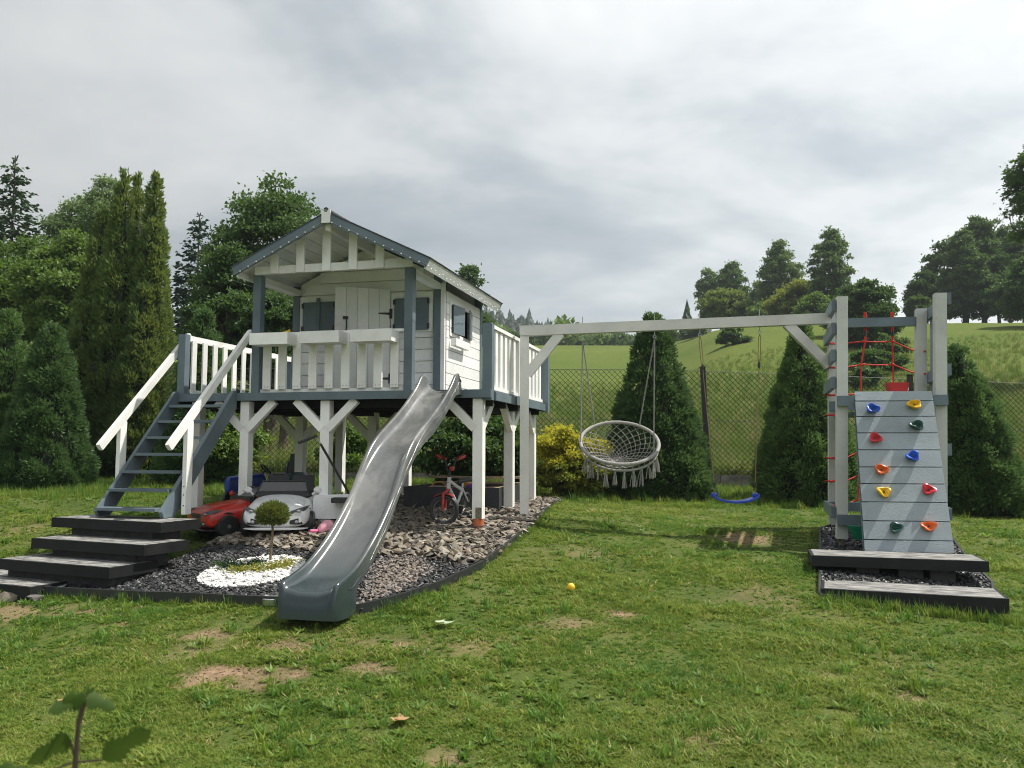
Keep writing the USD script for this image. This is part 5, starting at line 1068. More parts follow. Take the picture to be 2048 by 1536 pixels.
scatter("/World", "lawn_grass", protos, np.column_stack([x, y, ground(x, y)]), rng.uniform(0, 6.28, len(x)), scg, proto_index=pi_, label="short patchy lawn grass")
cq = in_poly(sbox(-3.6, 3.6, 3.6, 9.5), 60000, rng); cq = cq[soil(cq[:, 0], cq[:, 1]) > .42][:7000]; n = len(cq)
m_crumb = stone_mat("soil_crumbs", [(0.10, 0.066, 0.042), (0.20, 0.14, 0.09), (0.15, 0.10, 0.064), (0.26, 0.185, 0.12)], rough=.95, spec=.1)
scatter("/World", "soil_crumbs", [(stone(rng, .7, 9, 1.2), m_crumb, False) for _ in range(5)], np.column_stack([cq, ground(cq[:, 0], cq[:, 1]) + .001]), rng.uniform(0, 6.28, n), .011 * rng.uniform(.4, 1.6, n) ** 1.5, label="crumbs of soil on the worn patches")
# broad leaved weeds and clover
wl = leafy("weed_leaf", [(0.3, (0.05, 0.10, 0.025)), (0.5, (0.085, 0.145, 0.035)), (0.7, (0.14, 0.20, 0.06))], 3.0, 0.35)
protos = [(rosette(rng, 8, .060, .017, .8), wl, False), (rosette(rng, 7, .045, .014, .5), gr1, False), (rosette(rng, 14, .022, .015, .5), wl, False), (tuft(rng, 9, .03, .09, .006, 1.0), gr1, False), (tuft(rng, 12, .04, .06, .010, 1.4), gr3, False)]
n = 4200; y = 3.4 + 8.5 * rng.uniform(0, 1, n) ** 1.9; x = rng.uniform(-1, 1, n) * (.62 * y + .2); k = ~shapely.contains_xy(no, x, y) & (soil(x, y) < .6) & (meshkit.fbm(np.stack([x * 1.3, y * 1.3, 0 * x], 1), 3, 27) > .47); x, y = x[k], y[k]
scatter("/World", "lawn_weeds", protos, np.column_stack([x, y, ground(x, y) + .004]), rng.uniform(0, 6.28, len(x)), rng.uniform(.6, 1.3, len(x)), proto_index=rng.choice(5, len(x), p=[.10, .14, .46, .10, .20]), label="broad leaved weeds and clover in the lawn")
# taller grass at the lawn's far rim, along edges and under the hedge
n = 9000; y = rng.uniform(10.2, 13.5, n); x = rng.uniform(-1, 1, n) * .66 * y; k = (rng.uniform(0, 1, n) < np.clip((y - 10.6) / 1.6, 0.03, 1)) & ~shapely.contains_xy(no, x, y); x, y = x[k], y[k]
ex1 = np.array([edge_line.interpolate(t).coords[0] for t in rng.uniform(0, edge_line.length, 420)]) + rng.normal(size=(420, 2)) * .012
ex1[:, 1] -= .045; ex1[:, 0] += .02
b2 = np.column_stack([np.linspace(2.35, 3.7, 150) + rng.normal(size=150) * .02, np.linspace(6.66, 6.20, 150) - rng.uniform(0, .07, 150)])
px_ = np.concatenate([x, ex1[:, 0], b2[:, 0]]); py_ = np.concatenate([y, ex1[:, 1], b2[:, 1]])
protos = [(tuft(rng, 20, .05, .085, .005, .9), gr1, False), (tuft(rng, 20, .05, .10, .005, .9), gr2, False), (tuft(rng, 16, .05, .12, .005, .7), gr3, False)]
sc_ = np.concatenate([rng.uniform(.6, 1.3, len(x)), rng.uniform(.15, .6, len(ex1)) * rng.choice([.5, 1, 1.5], len(ex1)), rng.uniform(.35, 1.0, len(b2))])
scatter("/World", "rough_grass", protos, np.column_stack([px_, py_, ground(px_, py_)]), rng.uniform(0, 6.28, len(px_)), sc_, label="unmown grass along edges and hedge")
# meadow beyond the fence
mg1 = leafy("meadow_grass", [(0.3, (0.046, 0.084, 0.013)), (0.5, (0.072, 0.114, 0.019)), (0.7, (0.110, 0.138, 0.032))], 0.35, 0.38, tcol=(0.16, 0.23, 0.03), gain=1.5)
mg2 = leafy("meadow_seed", [(0.3, (0.11, 0.11, 0.05)), (0.7, (0.22, 0.19, 0.11))], 0.5, 0.3)
protos = [(tuft(rng, 26, .16, .34, .010, .6), mg1, False), (tuft(rng, 24, .16, .42, .009, .5), mg1, False), (tuft(rng, 22, .16, .46, .008, .45), mg2, False)]
n = 24000; y = 13.75 + 32 * rng.uniform(0, 1, n) ** 1.7; x = rng.uniform(-.75, .68, n) * y
scatter("/World", "meadow_grass", protos, np.column_stack([x, y, ground(x, y)]), rng.uniform(0, 6.28, n), rng.uniform(.55, 1.15, n) * np.clip(1 - .016 * (y - 14), .5, 1), proto_index=rng.choice(3, n, p=[.5, .34, .16]), label="tall seeding meadow grass behind the fence")
weeds = [(joined([blades(np.column_stack([rng.normal(size=(40, 2)) * .07, rng.uniform(.05, .6, 40)]), unit(rng.normal(size=(40, 3)) + (0, 0, .3)), .12, .05, rng)]), lf_light, False), (joined([blades(np.column_stack([rng.normal(size=(40, 2)) * .08, rng.uniform(.05, .5, 40)]), unit(rng.normal(size=(40, 3)) + (0, 0, .4)), .14, .03, rng)]), lf_lime, False)]
n = 250; x = np.concatenate([rng.uniform(-4.8, -1.2, 110), rng.uniform(2.2, 5.2, 140)]); y = rng.uniform(13.7, 14.6, n)
scatter("/World", "fence_weeds", weeds, np.column_stack([x, y, ground(x, y)]), rng.uniform(0, 6.28, n), rng.uniform(.35, .85, n), label="rank weeds along the back of the fence")
# ------------------------------------------------------------------ ride-on toys under the deck
car_white = plain("toy_white", (0.70, 0.70, 0.70), 0.28, 0.6); car_red = plain("toy_red", (0.48, 0.030, 0.018), 0.28, 0.6); lamp_grey = plain("lamp_grey", (0.10, 0.105, 0.11), 0.2, 0.7); screen_grey = plain("screen_grey", (0.055, 0.058, 0.065), 0.25, 0.6)
rim_grey = plain("rim_grey", (0.16, 0.165, 0.17), 0.3, 0.6)
chrome = plain("bright_plastic", (0.5, 0.5, 0.52), 0.25, 0.6, 0.8)
def sect(y, w, zb, zt, crown=.02, k=3.2, n=28):
    """A rounded car section: half width w, from zb to zt."""
    a = np.arange(n) * 2 * np.pi / n; c, s = np.cos(a), np.sin(a)
    x = w * np.sign(c) * np.abs(c) ** (2 / k); z = (zb + zt) / 2 + (zt - zb) / 2 * np.sign(s) * np.abs(s) ** (2 / k)
    z = z + crown * (1 - (x / w) ** 2) * (s > 0.3); return np.stack([x, 0 * x + y, z], 1)
def wheel(parent, c, r, w, rim_mat, spokes=5, ax="x"):
    prof = [(r * .62, -w / 2), (r * .90, -w / 2), (r * .985, -w * .36), (r, -w * .2), (r, w * .2), (r * .985, w * .36), (r * .90, w / 2), (r * .62, w / 2)]
    T_ = moved(lathe(prof, 30), c, ry=math.pi / 2); p_ = part(parent, "wheel", T_, black_plastic, 40)
    for sgn in (-1, 1):
        sp_ = [moved(bx(-.012 * r / .1, .012 * r / .1, .0, r * .60, -.006, .006, .002), (0, 0, 0), rz=q * 2 * np.pi / spokes) for q in range(spokes)] + [moved(trimesh.creation.cylinder(r * .17, .02, sections=16)), trimesh.creation.torus(r * .60, r * .035, 28, 6)]
        part(p_, "rim", moved(cat(sp_), np.array(c) + (sgn * w * .40, 0, 0), ry=math.pi / 2), rim_mat)
    return p_
def toy_car(name, label, loc, rz, mat, L=1.12, w=.29, door=True, long_nose=False):
    t = thing(name, label, "toy car", loc, rz, scale=1.09 if door else None)
    A, B = (.36, .40) if not long_nose else (.47, .36)
    st_ = [(.0, w * .80, .115, .215), (.012, w * .90, .095, .250), (.05, w * .975, .085, .268), (.12, w, .082, .292), (.20, w * .985, .085, .312), (A, w * .97, .09, .345), (A + .08, w * .97, .09, .35), (.70, w * .97, .09, .35), (.84, w * 1.0, .09, .375), (L - .14, w * .99, .095, .385), (L - .04, w * .93, .11, .36), (L, w * .80, .14, .32)]
    body = part(t, "body", loft([sect(y, ww, a, b) for y, ww, a, b in st_]), mat, 45)
    # cockpit tub, seats, windscreen
    part(t, "cockpit", cat(bx(-w * .80, w * .80, A + .06, L - .20, .30, .372, .02), bx(-w * .78, w * .78, A + .0, A + .10, .33, .395, .02)), black_plastic)
    for s in (-1, 1): part(t, "seat", cat(moved(bx(-.105, .105, -.035, .035, 0, .20, .03), (s * w * .42, L - .27, .33), rx=-.25)), black_plastic)
    ws = part(t, "windscreen", cat(loft([[(-w * .84, A + .01, .352), (w * .84, A + .01, .352), (w * .84, A + .026, .352), (-w * .84, A + .026, .352)], [(-w * .68, A + .115, .478), (w * .68, A + .115, .478), (w * .68, A + .130, .478), (-w * .68, A + .130, .478)]])), screen_grey)
    part(ws, "frame", cat(tube([(-w * .86, A + .008, .35), (-w * .69, A + .118, .484), (w * .69, A + .118, .484), (w * .86, A + .008, .35)], .009, 8)), black_plastic, 40)
    part(t, "steering_wheel", cat(moved(trimesh.creation.torus(.075, .010, 24, 8), (-w * .4, A + .19, .42), rx=-1.0)), black_plastic, True)
    for s in (-1, 1):
        part(t, "mirror", cat(ball((s * (w + .035), A + .055, .405), (.043, .026, .032), 2), tube([(s * w * .93, A + .05, .36), (s * (w + .02), A + .055, .40)], .010, 6)), mat, True)
        # headlight: a swept lens lying in the corner of the nose
        H_ = part(t, "headlight", loft([[(s * (w * a), y, z + dz) for dz in (h_, -h_)] + [(s * (w * a), y + .03, z - h_), (s * (w * a), y + .03, z + h_)] for a, y, z, h_ in ((.48, -.004, .222, .012), (.66, .004, .232, .020), (.84, .022, .246, .022), (.955, .075, .266, .012), (.985, .12, .276, .004))]), lamp_grey)
        part(H_, "lens", ball((s * w * .72, .004, .234), (.022, .012, .014), 2), chrome, True)
        part(t, "air_intake", loft([[(s * w * a, y, z + h_), (s * w * a, y, z - h_), (s * w * a, y + .03, z - h_), (s * w * a, y + .03, z + h_)] for a, y, z, h_ in ((.46, -.010, .135, .016), (.66, -.004, .140, .026), (.82, .006, .146, .030), (.86, .02, .150, .026))]), black_plastic)
        part(t, "fog_lamp", ball((s * w * .66, -.004, .138), (.018, .010, .016), 2), chrome, True)
        part(t, "sill", bx(s * w * .96 - .018, s * w * .96 + .018, .34, .78, .075, .11, .008), black_plastic)
    part(t, "grille", loft([[(-w * .40 * a, y, z) for z in (.19, .235)] + [(-w * .40 * a, y + .02, z) for z in (.235, .19)] for a, y in ((1, .0), (0, -.006), (-1, .0))]), black_plastic)
    part(t, "front_lip", loft([sect(y, ww, .065, .088, 0, 2.6) for y, ww in ((-.012, w * .72), (.0, w * .90), (.05, w * .985), (.12, w * .985))]), mat if door else black_plastic, 40)
    for yy in (.21, L - .20):
        for s in (-1, 1):
            part(t, "wheel_arch", moved(lathe([(.0, -.03), (.125, -.03), (.128, 0), (.125, .012), (.0, .012)], 28), (s * (w * .93), yy, .125), ry=math.pi / 2), black_plastic, 40)
            wheel(t, (s * (w * .95), yy, .112), .112, .085, rim_grey)
    if door:
        D_ = Polygon([(0, 0), (.40, 0), (.43, .08), (.43, .215), (.38, .235), (.02, .22), (0, .18)]); m = trimesh.creation.extrude_polygon(D_, .03, engine="earcut"); m.apply_transform(np.array([[1, 0, 0, 0], [0, 0, -1, .015], [0, 1, 0, 0], [0, 0, 0, 1]]))
        d_ = part(t, "door", moved(m, (w * .98, .40, .135), rz=math.radians(-9)), mat, label="car door standing open to the side")
        part(d_, "door_handle", moved(bx(.30, .39, -.026, -.014, .155, .172, .004), (w * .98, .40, .135), rz=math.radians(-9)), black_plastic)
    else:
        for s in (-1, 1): part(t, "door", loft([[(s * w * .985, y, a), (s * (w * .985 + .006), y, a), (s * (w * .985 + .006), y, b), (s * w * .985, y, b)] for y, a, b in ((.47, .14, .33), (.60, .12, .345), (.80, .13, .345))]), mat)
    return t
gzb = lambda p: float(ground(p[0], p[1])) + .035
p = at(549, 1050, 8.34); toy_car("white_toy_car", "white ride-on toy car with dark windscreen and its door open", (p[0], p[1], gzb(p)), .10, car_white)
p = at(392, 1040, 8.62); toy_car("red_toy_car", "red ride-on toy car with black seats beside the stair newel post", (p[0], p[1], gzb(p) + .01), -.80, car_red, 1.12, .27, False, True)
# blue pedal tractor behind the red car
tb_ = plain("tractor_blue", (0.012, 0.040, 0.24), 0.4)
p = at(452, 990, 10.1); tr_ = thing("toy_tractor", "blue toy tractor with a black seat behind the red toy car", "toy tractor", (p[0], p[1], gzb(p) - .02), -.95)
part(tr_, "bonnet", loft([sect(y, ww, a, b, .01, 3.5) for y, ww, a, b in ((0, .08, .22, .34), (.02, .10, .18, .38), (.25, .105, .18, .40), (.42, .11, .2, .41), (.45, .08, .22, .38))]), tb_, 45)
part(tr_, "chassis", bx(-.07, .07, .1, .85, .14, .22, .02), black_plastic)
for s in (-1, 1):
    part(tr_, "mudguard", loft([[(s * .17 - .06, .72 + .19 * math.cos(a), .19 + .20 * math.sin(a)), (s * .17 + .06, .72 + .19 * math.cos(a), .19 + .20 * math.sin(a)), (s * .17 + .06, .72 + .172 * math.cos(a), .19 + .182 * math.sin(a)), (s * .17 - .06, .72 + .172 * math.cos(a), .19 + .182 * math.sin(a))] for a in np.linspace(.1, 2.9, 14)]), tb_)
    wheel(tr_, (s * .17, .72, .17), .17, .10, tb_); wheel(tr_, (s * .15, .12, .115), .115, .08, tb_)
part(tr_, "seat", cat(bx(-.12, .12, .60, .80, .36, .41, .02), moved(bx(-.12, .12, -.02, .02, 0, .26, .02), (0, .80, .40), rx=-.18)), black_plastic)
part(tr_, "seat_frame", cat(moved(bx(-.145, -.122, -.03, .03, 0, .18, .008), (0, .80, .38), rx=-.18), moved(bx(.122, .145, -.03, .03, 0, .18, .008), (0, .80, .38), rx=-.18)), tb_)
part(tr_, "steering_wheel", cat(moved(trimesh.creation.torus(.075, .011, 22, 8), (0, .47, .47), rx=-.8), tube([(0, .40, .38), (0, .47, .47)], .012, 6)), black_plastic, True)
# dark green ride-on behind the white car
dg = plain("dark_green_shell", (0.008, 0.075, 0.065), 0.35)
p = at(605, 985, 9.9); gr_ = thing("green_ride_on", "dark green plastic ride-on toy behind the white toy car", "ride-on toy", (p[0], p[1], gzb(p)), .5)
part(gr_, "shell", loft([sect(y, ww, a, b, .02, 2.6) for y, ww, a, b in ((0, .10, .16, .24), (.04, .16, .12, .33), (.22, .19, .12, .40), (.42, .19, .12, .37), (.62, .17, .14, .33), (.68, .10, .18, .26))]), dg, 45)
part(gr_, "seat", loft([sect(y, .12, .34, b, .01, 3) for y, b in ((.28, .36), (.32, .395), (.48, .385), (.54, .36))]), black_plastic, 45)
for s in (-1, 1):
    for yy in (.14, .54): wheel(gr_, (s * .18, yy, .10), .10, .06, black_plastic)
# push trike with a long black handle, mostly behind the slide
h0, h1, h2 = at(596, 886, 8.58), at(632, 872, 8.62), at(697, 985, 8.85); axle = at(697, 1010, 8.9)
tk = thing("push_trike", "black push trike with a long angled handle beside the slide", "tricycle", (0, 0, 0))
part(tk, "push_bar", cat(tube([h1, h1 + (h2 - h1) * .16], .0075, 8)), chrome, True)
part(tk, "push_tube", cat(tube([h1 + (h2 - h1) * .14, h2, axle + (0, .02, .02)], .0125, 10)), black_plastic, True)
part(tk, "grip", cat(tube([h0, h0 + (h1 - h0) * .1, h1 + (h1 - h0) * .06], [.013, .016, .016], 10)), black_plastic, True)
tz_ = float(ground(axle[0], axle[1])) + .03
for o in (-.14, .16): wheel(tk, (axle[0] + o, axle[1] + .02, tz_ + .105), .105, .05, lamp_grey)
part(tk, "axle", tube([(axle[0] - .14, axle[1] + .02, tz_ + .105), (axle[0] + .16, axle[1] + .02, tz_ + .105)], .012, 8), black_plastic)
part(tk, "seat", bx(axle[0] - .12, axle[0] + .16, axle[1] - .30, axle[1] - .02, tz_ + .22, tz_ + .27, .02), black_plastic)
# bicycle
p = at(888, 1035, 8.62); bk0 = np.array([p[0], p[1], float(ground(p[0], p[1])) + .03]); by = math.radians(62)
bike = thing("child_bicycle", "small red and white child's bicycle behind the slide", "bicycle", bk0)
fwd = np.array([-math.sin(math.radians(20)), -math.cos(math.radians(20)), 0]); bwd = -fwd; sidev = np.array([-fwd[1], fwd[0], 0])
bike_red = plain("bike_red", (0.32, 0.018, 0.014), 0.3, 0.6); bike_white = plain("bike_white", (0.50, 0.48, 0.50), 0.3, 0.6)
def bike_wheel(c, r, normal):
    normal = unit(np.asarray(normal, float)); T = np.eye(4); z = normal; x = unit(np.cross((0, 0, 1.0), z)); T[:3, 0], T[:3, 1], T[:3, 2], T[:3, 3] = x, np.cross(z, x), z, c
    t_ = trimesh.creation.torus(r - .02, .021, 40, 10); t_.apply_transform(T); w_ = part(bike, "wheel", t_, black_plastic, True, label=None)
    ri = trimesh.creation.torus(r - .043, .007, 40, 8); ri.apply_transform(T); part(w_, "rim", ri, lamp_grey, True)
    for k in range(12):
        a = k * 2 * np.pi / 12; s_ = tube([(.012 * math.cos(a), .012 * math.sin(a), .012 * (-1) ** k), ((r - .045) * math.cos(a + .2), (r - .045) * math.sin(a + .2), 0)], .0022, 5); s_.apply_transform(T); part(w_, "spoke", s_, lamp_grey)
    hb = trimesh.creation.cylinder(.016, .07, sections=14); hb.apply_transform(T); part(w_, "hub", hb, chrome, True)
R_ = .155; c1 = np.array([0, 0, R_]); n1 = np.array([-.22, -.97, 0.0])          # the front wheel is turned to face the camera
bike_wheel(c1, R_, n1); st_dir = unit(np.cross((0, 0, 1.0), n1)) * -1
head = np.array([.035, .08, .42]) ; top_ = head + np.array([.015, .04, .13])
for s in (-1, 1): part(bike, "fork", tube([c1 + n1 * s * .045, c1 + n1 * s * .045 + (0.004, .01, R_ + .01), head - (0, 0, .06)], [.012, .017, .017], 8), bike_red, True)
part(bike, "mudguard", loft([[c1 + (R_ + .010) * (math.cos(a) * np.array([n1[1], -n1[0], 0]) + math.sin(a) * np.array([0, 0, 1])) + n1 * k for k in (-.026, .026)] + [c1 + (R_ + .016) * (math.cos(a) * np.array([n1[1], -n1[0], 0]) + math.sin(a) * np.array([0, 0, 1])) + n1 * k for k in (.026, -.026)] for a in np.linspace(.9, 2.2, 10)]), bike_red)
part(bike, "head_tube", tube([head - (0, 0, .06), head + (.008, .02, .06)], .022, 10), bike_white, True)
rc_ = c1 + np.array([.19, .55, 0.0]); rc_[2] = R_
bike_wheel(rc_, R_, sidev * .9 + n1 * .0)
bb = c1 + np.array([.11, .31, .03]); st0 = bb + np.array([.05, .10, .17])
part(bike, "frame", cat(tube([head - (0, 0, .03), bb], .020, 8), tube([head + (0, .01, .03), st0 - (0, 0, .02)], .018, 8), tube([bb, st0], .016, 8), tube([bb + sidev * .03, rc_ + sidev * .05], .010, 8), tube([bb - sidev * .03, rc_ - sidev * .05], .010, 8), tube([st0, rc_ + sidev * .05], .009, 8), tube([st0, rc_ - sidev * .05], .009, 8)), bike_white, True)
part(bike, "saddle", loft([[st0 + bwd * y * 1.0 + sidev * w_ * math.cos(a) + np.array([0, 0, .075 + h_ + .022 * math.sin(a)]) for a in np.linspace(0, 6.283, 13)[:-1]] for y, w_, h_ in ((-.12, .012, 0), (-.10, .025, .003), (0, .045, .006), (.08, .075, .012), (.13, .06, .016), (.145, .02, .014))]), black_plastic, 45)
part(bike, "seat_post", tube([st0, st0 + (0, .01, .08)], .012, 8), chrome, True)
hb0 = top_; part(bike, "handlebar", cat(tube([hb0 + np.array([-.085, .10, .13]), hb0 + np.array([-.05, .03, .09]), hb0 + np.array([-.03, 0, 0]), hb0 + np.array([.03, 0, 0]), hb0 + np.array([.05, -.03, .09]), hb0 + np.array([.085, .0, .13])], .010, 8), tube([head, hb0], .013, 8)), black_plastic, True)
for s, e in ((-1, (-.085, .10, .13)), (1, (.085, .0, .13))): part(bike, "grip", tube([hb0 + np.array(e) - np.array([s * .03, .0, .02]), hb0 + np.array(e) + np.array([s * .06, .06, .02])], .020, 10), bike_red, True)
part(bike, "bell", ball(hb0 + (.02, -.03, .02), .028, 2), bike_red, True)
part(bike, "chain_guard", beam(bb + sidev * .05 + (0, 0, .02), rc_ + sidev * .06 + (0, 0, .02), .012, .06), black_plastic)
part(bike, "crank", tube([bb - sidev * .08 + (0.02, 0, .09), bb - sidev * .08, bb + sidev * .08, bb + sidev * .08 - (.02, 0, .09)], .009, 6), chrome)
for s in (-1, 1): part(bike, "pedal", bx(*(lambda q: (q[0] - .04, q[0] + .04, q[1] - .035, q[1] + .035, q[2] - .01, q[2] + .01))(bb + s * sidev * .12 - s * np.array([.02, 0, .09])), .004), black_plastic)
# sandpit with toys
pit_wood = paint("pit_board", (0.030, 0.033, 0.035), 0.6, 0.2, 6.0, 0.3); bare = paint("bare_wood", (0.33, 0.25, 0.17), 0.8, 0.2, 8.0, 0.3, stretch=(1, 4, 4))
sp0 = thing("sandpit", "dark board sandpit with a pale wooden lid edge under the deck", "sandpit", local(2.28, 1.02, 0), -TH)
zs = float(ground(*local(3.0, 1.3)[:2])) - O[2] - .02
part(sp0, "board", bx(0, 1.12, 0, .028, zs, zs + .29), pit_wood); part(sp0, "board", bx(0, 1.12, 1.0, 1.028, zs, zs + .29), pit_wood); part(sp0, "board", bx(0, .028, .029, .999, zs, zs + .29), pit_wood); part(sp0, "board", bx(1.092, 1.12, .029, .999, zs, zs + .29), pit_wood)
part(sp0, "edge_plank", bx(-.02, 1.14, 1.03, 1.13, zs + .292, zs + .312), bare); part(sp0, "edge_plank", bx(-.02, 1.14, .9, .995, zs + .36, zs + .385), bare)
sand = paint("sand", (0.42, 0.33, 0.22), 0.95, 0.12, 30.0, 0.8, 120.0)
xs_, ys_ = np.meshgrid(np.linspace(.03, 1.09, 24), np.linspace(.03, .998, 22)); zz_ = zs + .24 + .045 * meshkit.fbm(np.stack([xs_ * 5, ys_ * 5, 0 * xs_], -1), 3, 4)
i_ = np.arange(xs_.size).reshape(xs_.shape); part(sp0, "sand", (np.stack([xs_, ys_, zz_], -1).reshape(-1, 3), np.stack([i_[:-1, :-1], i_[:-1, 1:], i_[1:, 1:], i_[1:, :-1]], -1).reshape(-1, 4)), sand, True)
purple = plain("purple_ball", (0.16, 0.07, 0.30), 0.4)
q = at(944, 985, 9.75); part("/World", "play_ball", moved(ball((0, 0, 0), .105, 3), q), purple, True, "purple ball lying on the sandpit beside the front right leg", "ball")
orng = plain("amber_plastic", (0.62, 0.27, 0.02), 0.4)
q = at(877, 992, 9.7); bt = thing("sand_bucket", "amber yellow sand bucket behind the bicycle's handlebar", "bucket", q - (0, 0, .07)); part(bt, "body", lathe([(0, 0), (.065, 0), (.09, .15), (.094, .15), (.094, .158), (.085, .158), (.062, .01), (0, .01)], 26), orng, 40); part(bt, "handle", tube([(.088 * math.cos(a), .01, .15 + .08 * math.sin(a)) for a in np.linspace(0, np.pi, 12)], .005, 6), orng, True)
q = at(936, 972, 9.9); b2_ = thing("sand_mould", "small orange sand mould beside the purple ball", "toy", q - (0, 0, .03)); part(b2_, "shell", lathe([(0, 0), (.06, 0), (.075, .03), (.05, .07), (0, .085)], 12), orng, 30)
# pink toy by the slide
pink = plain("pink_plastic", (0.72, 0.13, 0.28), 0.4); pinkl = plain("pale_pink_plastic", (0.78, 0.36, 0.45), 0.4)
q = hit(640, 1076); pk = thing("pink_toy", "pink plastic toy lying on the stones beside the slide", "toy", q + (0, 0, .04), .5)
part(pk, "body", loft([[(x + k * .035 * math.cos(a), .07 * math.cos(a) * .9, z + h_ * math.sin(a)) for a in np.linspace(0, 6.283, 15)[:-1]] for x, z, h_, k in ((-.02, .03, .02, 0), (.0, .045, .05, 0), (.05, .065, .065, 0), (.10, .075, .06, 0), (.12, .08, .03, 0))]), pinkl, 45)
part(pk, "spout", loft([[(x, r * math.cos(a), .028 + r * .7 * math.sin(a)) for a in np.linspace(0, 6.283, 13)[:-1]] for x, r in ((-.10, .022), (-.085, .032), (-.045, .026), (.01, .04), (.03, .045))]), pink, 45)
# ------------------------------------------------------------------ planting in the white oval, solar discs, ball
tc_ = hit(540, 1133); top_c = at(543, 1030, tc_[1]); tp_ = thing("topiary_tree", "little clipped ball tree on a thin stem in the white gravel oval", "topiary", tc_)
hh = top_c[2] - tc_[2]; part(tp_, "trunk", tube([(0, 0, -.05), (.004, 0, hh * .3), (.016, 0, hh * .6), (.012, 0, hh)], [.013, .011, .011, .009], 8), paint("stem_bark", (0.20, 0.14, 0.085), 0.9, 0.25, 30.0, 0.6), True)
rngt = np.random.default_rng(55); n = 5200; u_ = unit(rngt.normal(size=(n, 3))); u_[:, 2] = np.where(u_[:, 2] < -.45, -.45 + .2 * u_[:, 2], u_[:, 2]); rr = .118 * (rngt.uniform(.1, 1, n) ** .4)
pp = u_ * rr[:, None] * (1.12, 1.12, .92) * (1 + .18 * (meshkit.noise(u_ * 3 + 9, 2) - .5))[:, None] + (.012, 0, hh)
tree_l = leafy("topiary_needles", [(0.3, (0.045, 0.075, 0.018)), (0.5, (0.085, 0.115, 0.028)), (0.7, (0.17, 0.16, 0.05))], 14.0, 0.3)
usdkit.mesh(stage, unique(tp_, "crown"), blades(pp, unit(u_ + rngt.normal(size=(n, 3)) * .5 + (0, 0, .35)), .034, .0075, rngt), tree_l)
cov = leafy("creeping_juniper", [(0.3, (0.05, 0.08, 0.02)), (0.55, (0.13, 0.15, 0.03)), (0.75, (0.26, 0.23, 0.06))], 9.0, 0.3); cov2 = leafy("creeping_dark", [(0.3, (0.02, 0.045, 0.018)), (0.7, (0.05, 0.085, 0.03))], 9.0, 0.3)
for pts_, mt, lb, sd in (([(448, 1141), (462, 1145), (480, 1147), (500, 1143), (515, 1138)], cov2, "dark sprawling juniper in the left half of the white oval", 61), ([(478, 1152), (500, 1151), (525, 1150), (548, 1148), (565, 1144), (578, 1138)], cov, "yellow green sprawling juniper before the ball tree", 62)):
    rj = np.random.default_rng(sd); P_ = []
    for a in pts_:
        c = hit(*a); k = 170; r_ = np.column_stack([rj.normal(size=k) * .05, rj.normal(size=k) * .045, np.abs(rj.normal(size=k)) * .022 + .03]); P_.append(c + r_)
    P_ = np.vstack(P_); jt = thing("creeping_juniper", lb, "ground cover", hit(*pts_[2])); c0_ = hit(*pts_[2])
    usdkit.mesh(stage, unique(jt, "foliage"), blades(P_ - c0_, unit(rj.normal(size=P_.shape) * (1, 1, .35) + (0, 0, .25)), .045, .012, rj), mt)
    part(jt, "stem", cat([tube([hit(*a) - c0_ + (0, 0, .02) for a in pts_], .006, 5)]), bark)
glass_d = plain("solar_disc", (0.30, 0.33, 0.34), 0.2, 0.7)
for (px, py), lb, r in (((472, 1166), "round solar ground light at the front of the white oval", .085), ((572, 1125), "round solar ground light at the back of the white oval", .06), ((546, 1209), "round solar ground light at the edging left of the slide foot", .085)):
    q = hit(px, py); s_ = thing("solar_light", lb, "garden light", q + (0, 0, .035)); part(s_, "rim", lathe([(r * .72, -.03), (r, -.03), (r, .012), (r * .92, .018), (r * .72, .012)], 32), steel, 40); part(s_, "panel", lathe([(0, .006), (r * .72, .006), (r * .72, .011), (0, .013)], 32), glass_d, 40)
q = hit(98, 1186); s_ = thing("glass_disc", "pale flat glass disc in the gravel by the lowest step", "disc", q + (0, 0, .05), .3); part(s_, "plate", moved(lathe([(0, 0), (.115, .0), (.13, .010), (.125, .016), (.10, .008), (0, .006)], 36), (0, 0, 0), rx=.12), plain("pale_glass", (0.50, 0.55, 0.55), 0.15, 0.7), 40)
q = hit(1142, 1183); part("/World", "yellow_ball", moved(ball((0, 0, 0), .030, 3), q + (0, 0, .035)), yellow, True, "small bright yellow ball lying on the lawn", "ball")
rocks_at = [((22, 1200), .20, "reddish rock at the foot of the lowest slab step, left edge"), ((70, 1203), .13, "smaller rock beside the rock under the lowest slab step")]
for (px, py), s, lb in rocks_at:
    q = hit(px, py); m = stone(np.random.default_rng(int(px)), .6, 14, 1.6); m.apply_scale(s); part("/World", "loose_rock", moved(m, q + (0, 0, .02)), m_rock, False, lb, "rock")
# dry leaves lying on the lawn
dryl = leafy("dry_leaf", [(0.3, (0.20, 0.12, 0.06)), (0.7, (0.36, 0.24, 0.12))], 8.0, 0.2); palel = leafy("pale_leaf", [(0.3, (0.22, 0.26, 0.18)), (0.7, (0.34, 0.38, 0.28))], 8.0, 0.2)
def leaf_mesh(L, w, n=9, curl=.25):
    t = np.linspace(0, 1, n); ww = w * np.sin(np.pi * t ** .8) * (1 + .15 * np.sin(t * 40)); z = curl * L * (t - .5) ** 2 * 2
    v = np.concatenate([np.stack([t * L, ww, z + .25 * ww], 1), np.stack([t * L, 0 * t, z], 1), np.stack([t * L, -ww, z + .25 * ww], 1)]); i = np.arange(n - 1)
    f = np.concatenate([np.stack([i, i + 1, n + i + 1, n + i], 1), np.stack([n + i, n + i + 1, 2 * n + i + 1, 2 * n + i], 1)]); return trimesh.Trimesh(v, np.vstack([f[:, [0, 1, 2]], f[:, [0, 2, 3]]]), process=False)
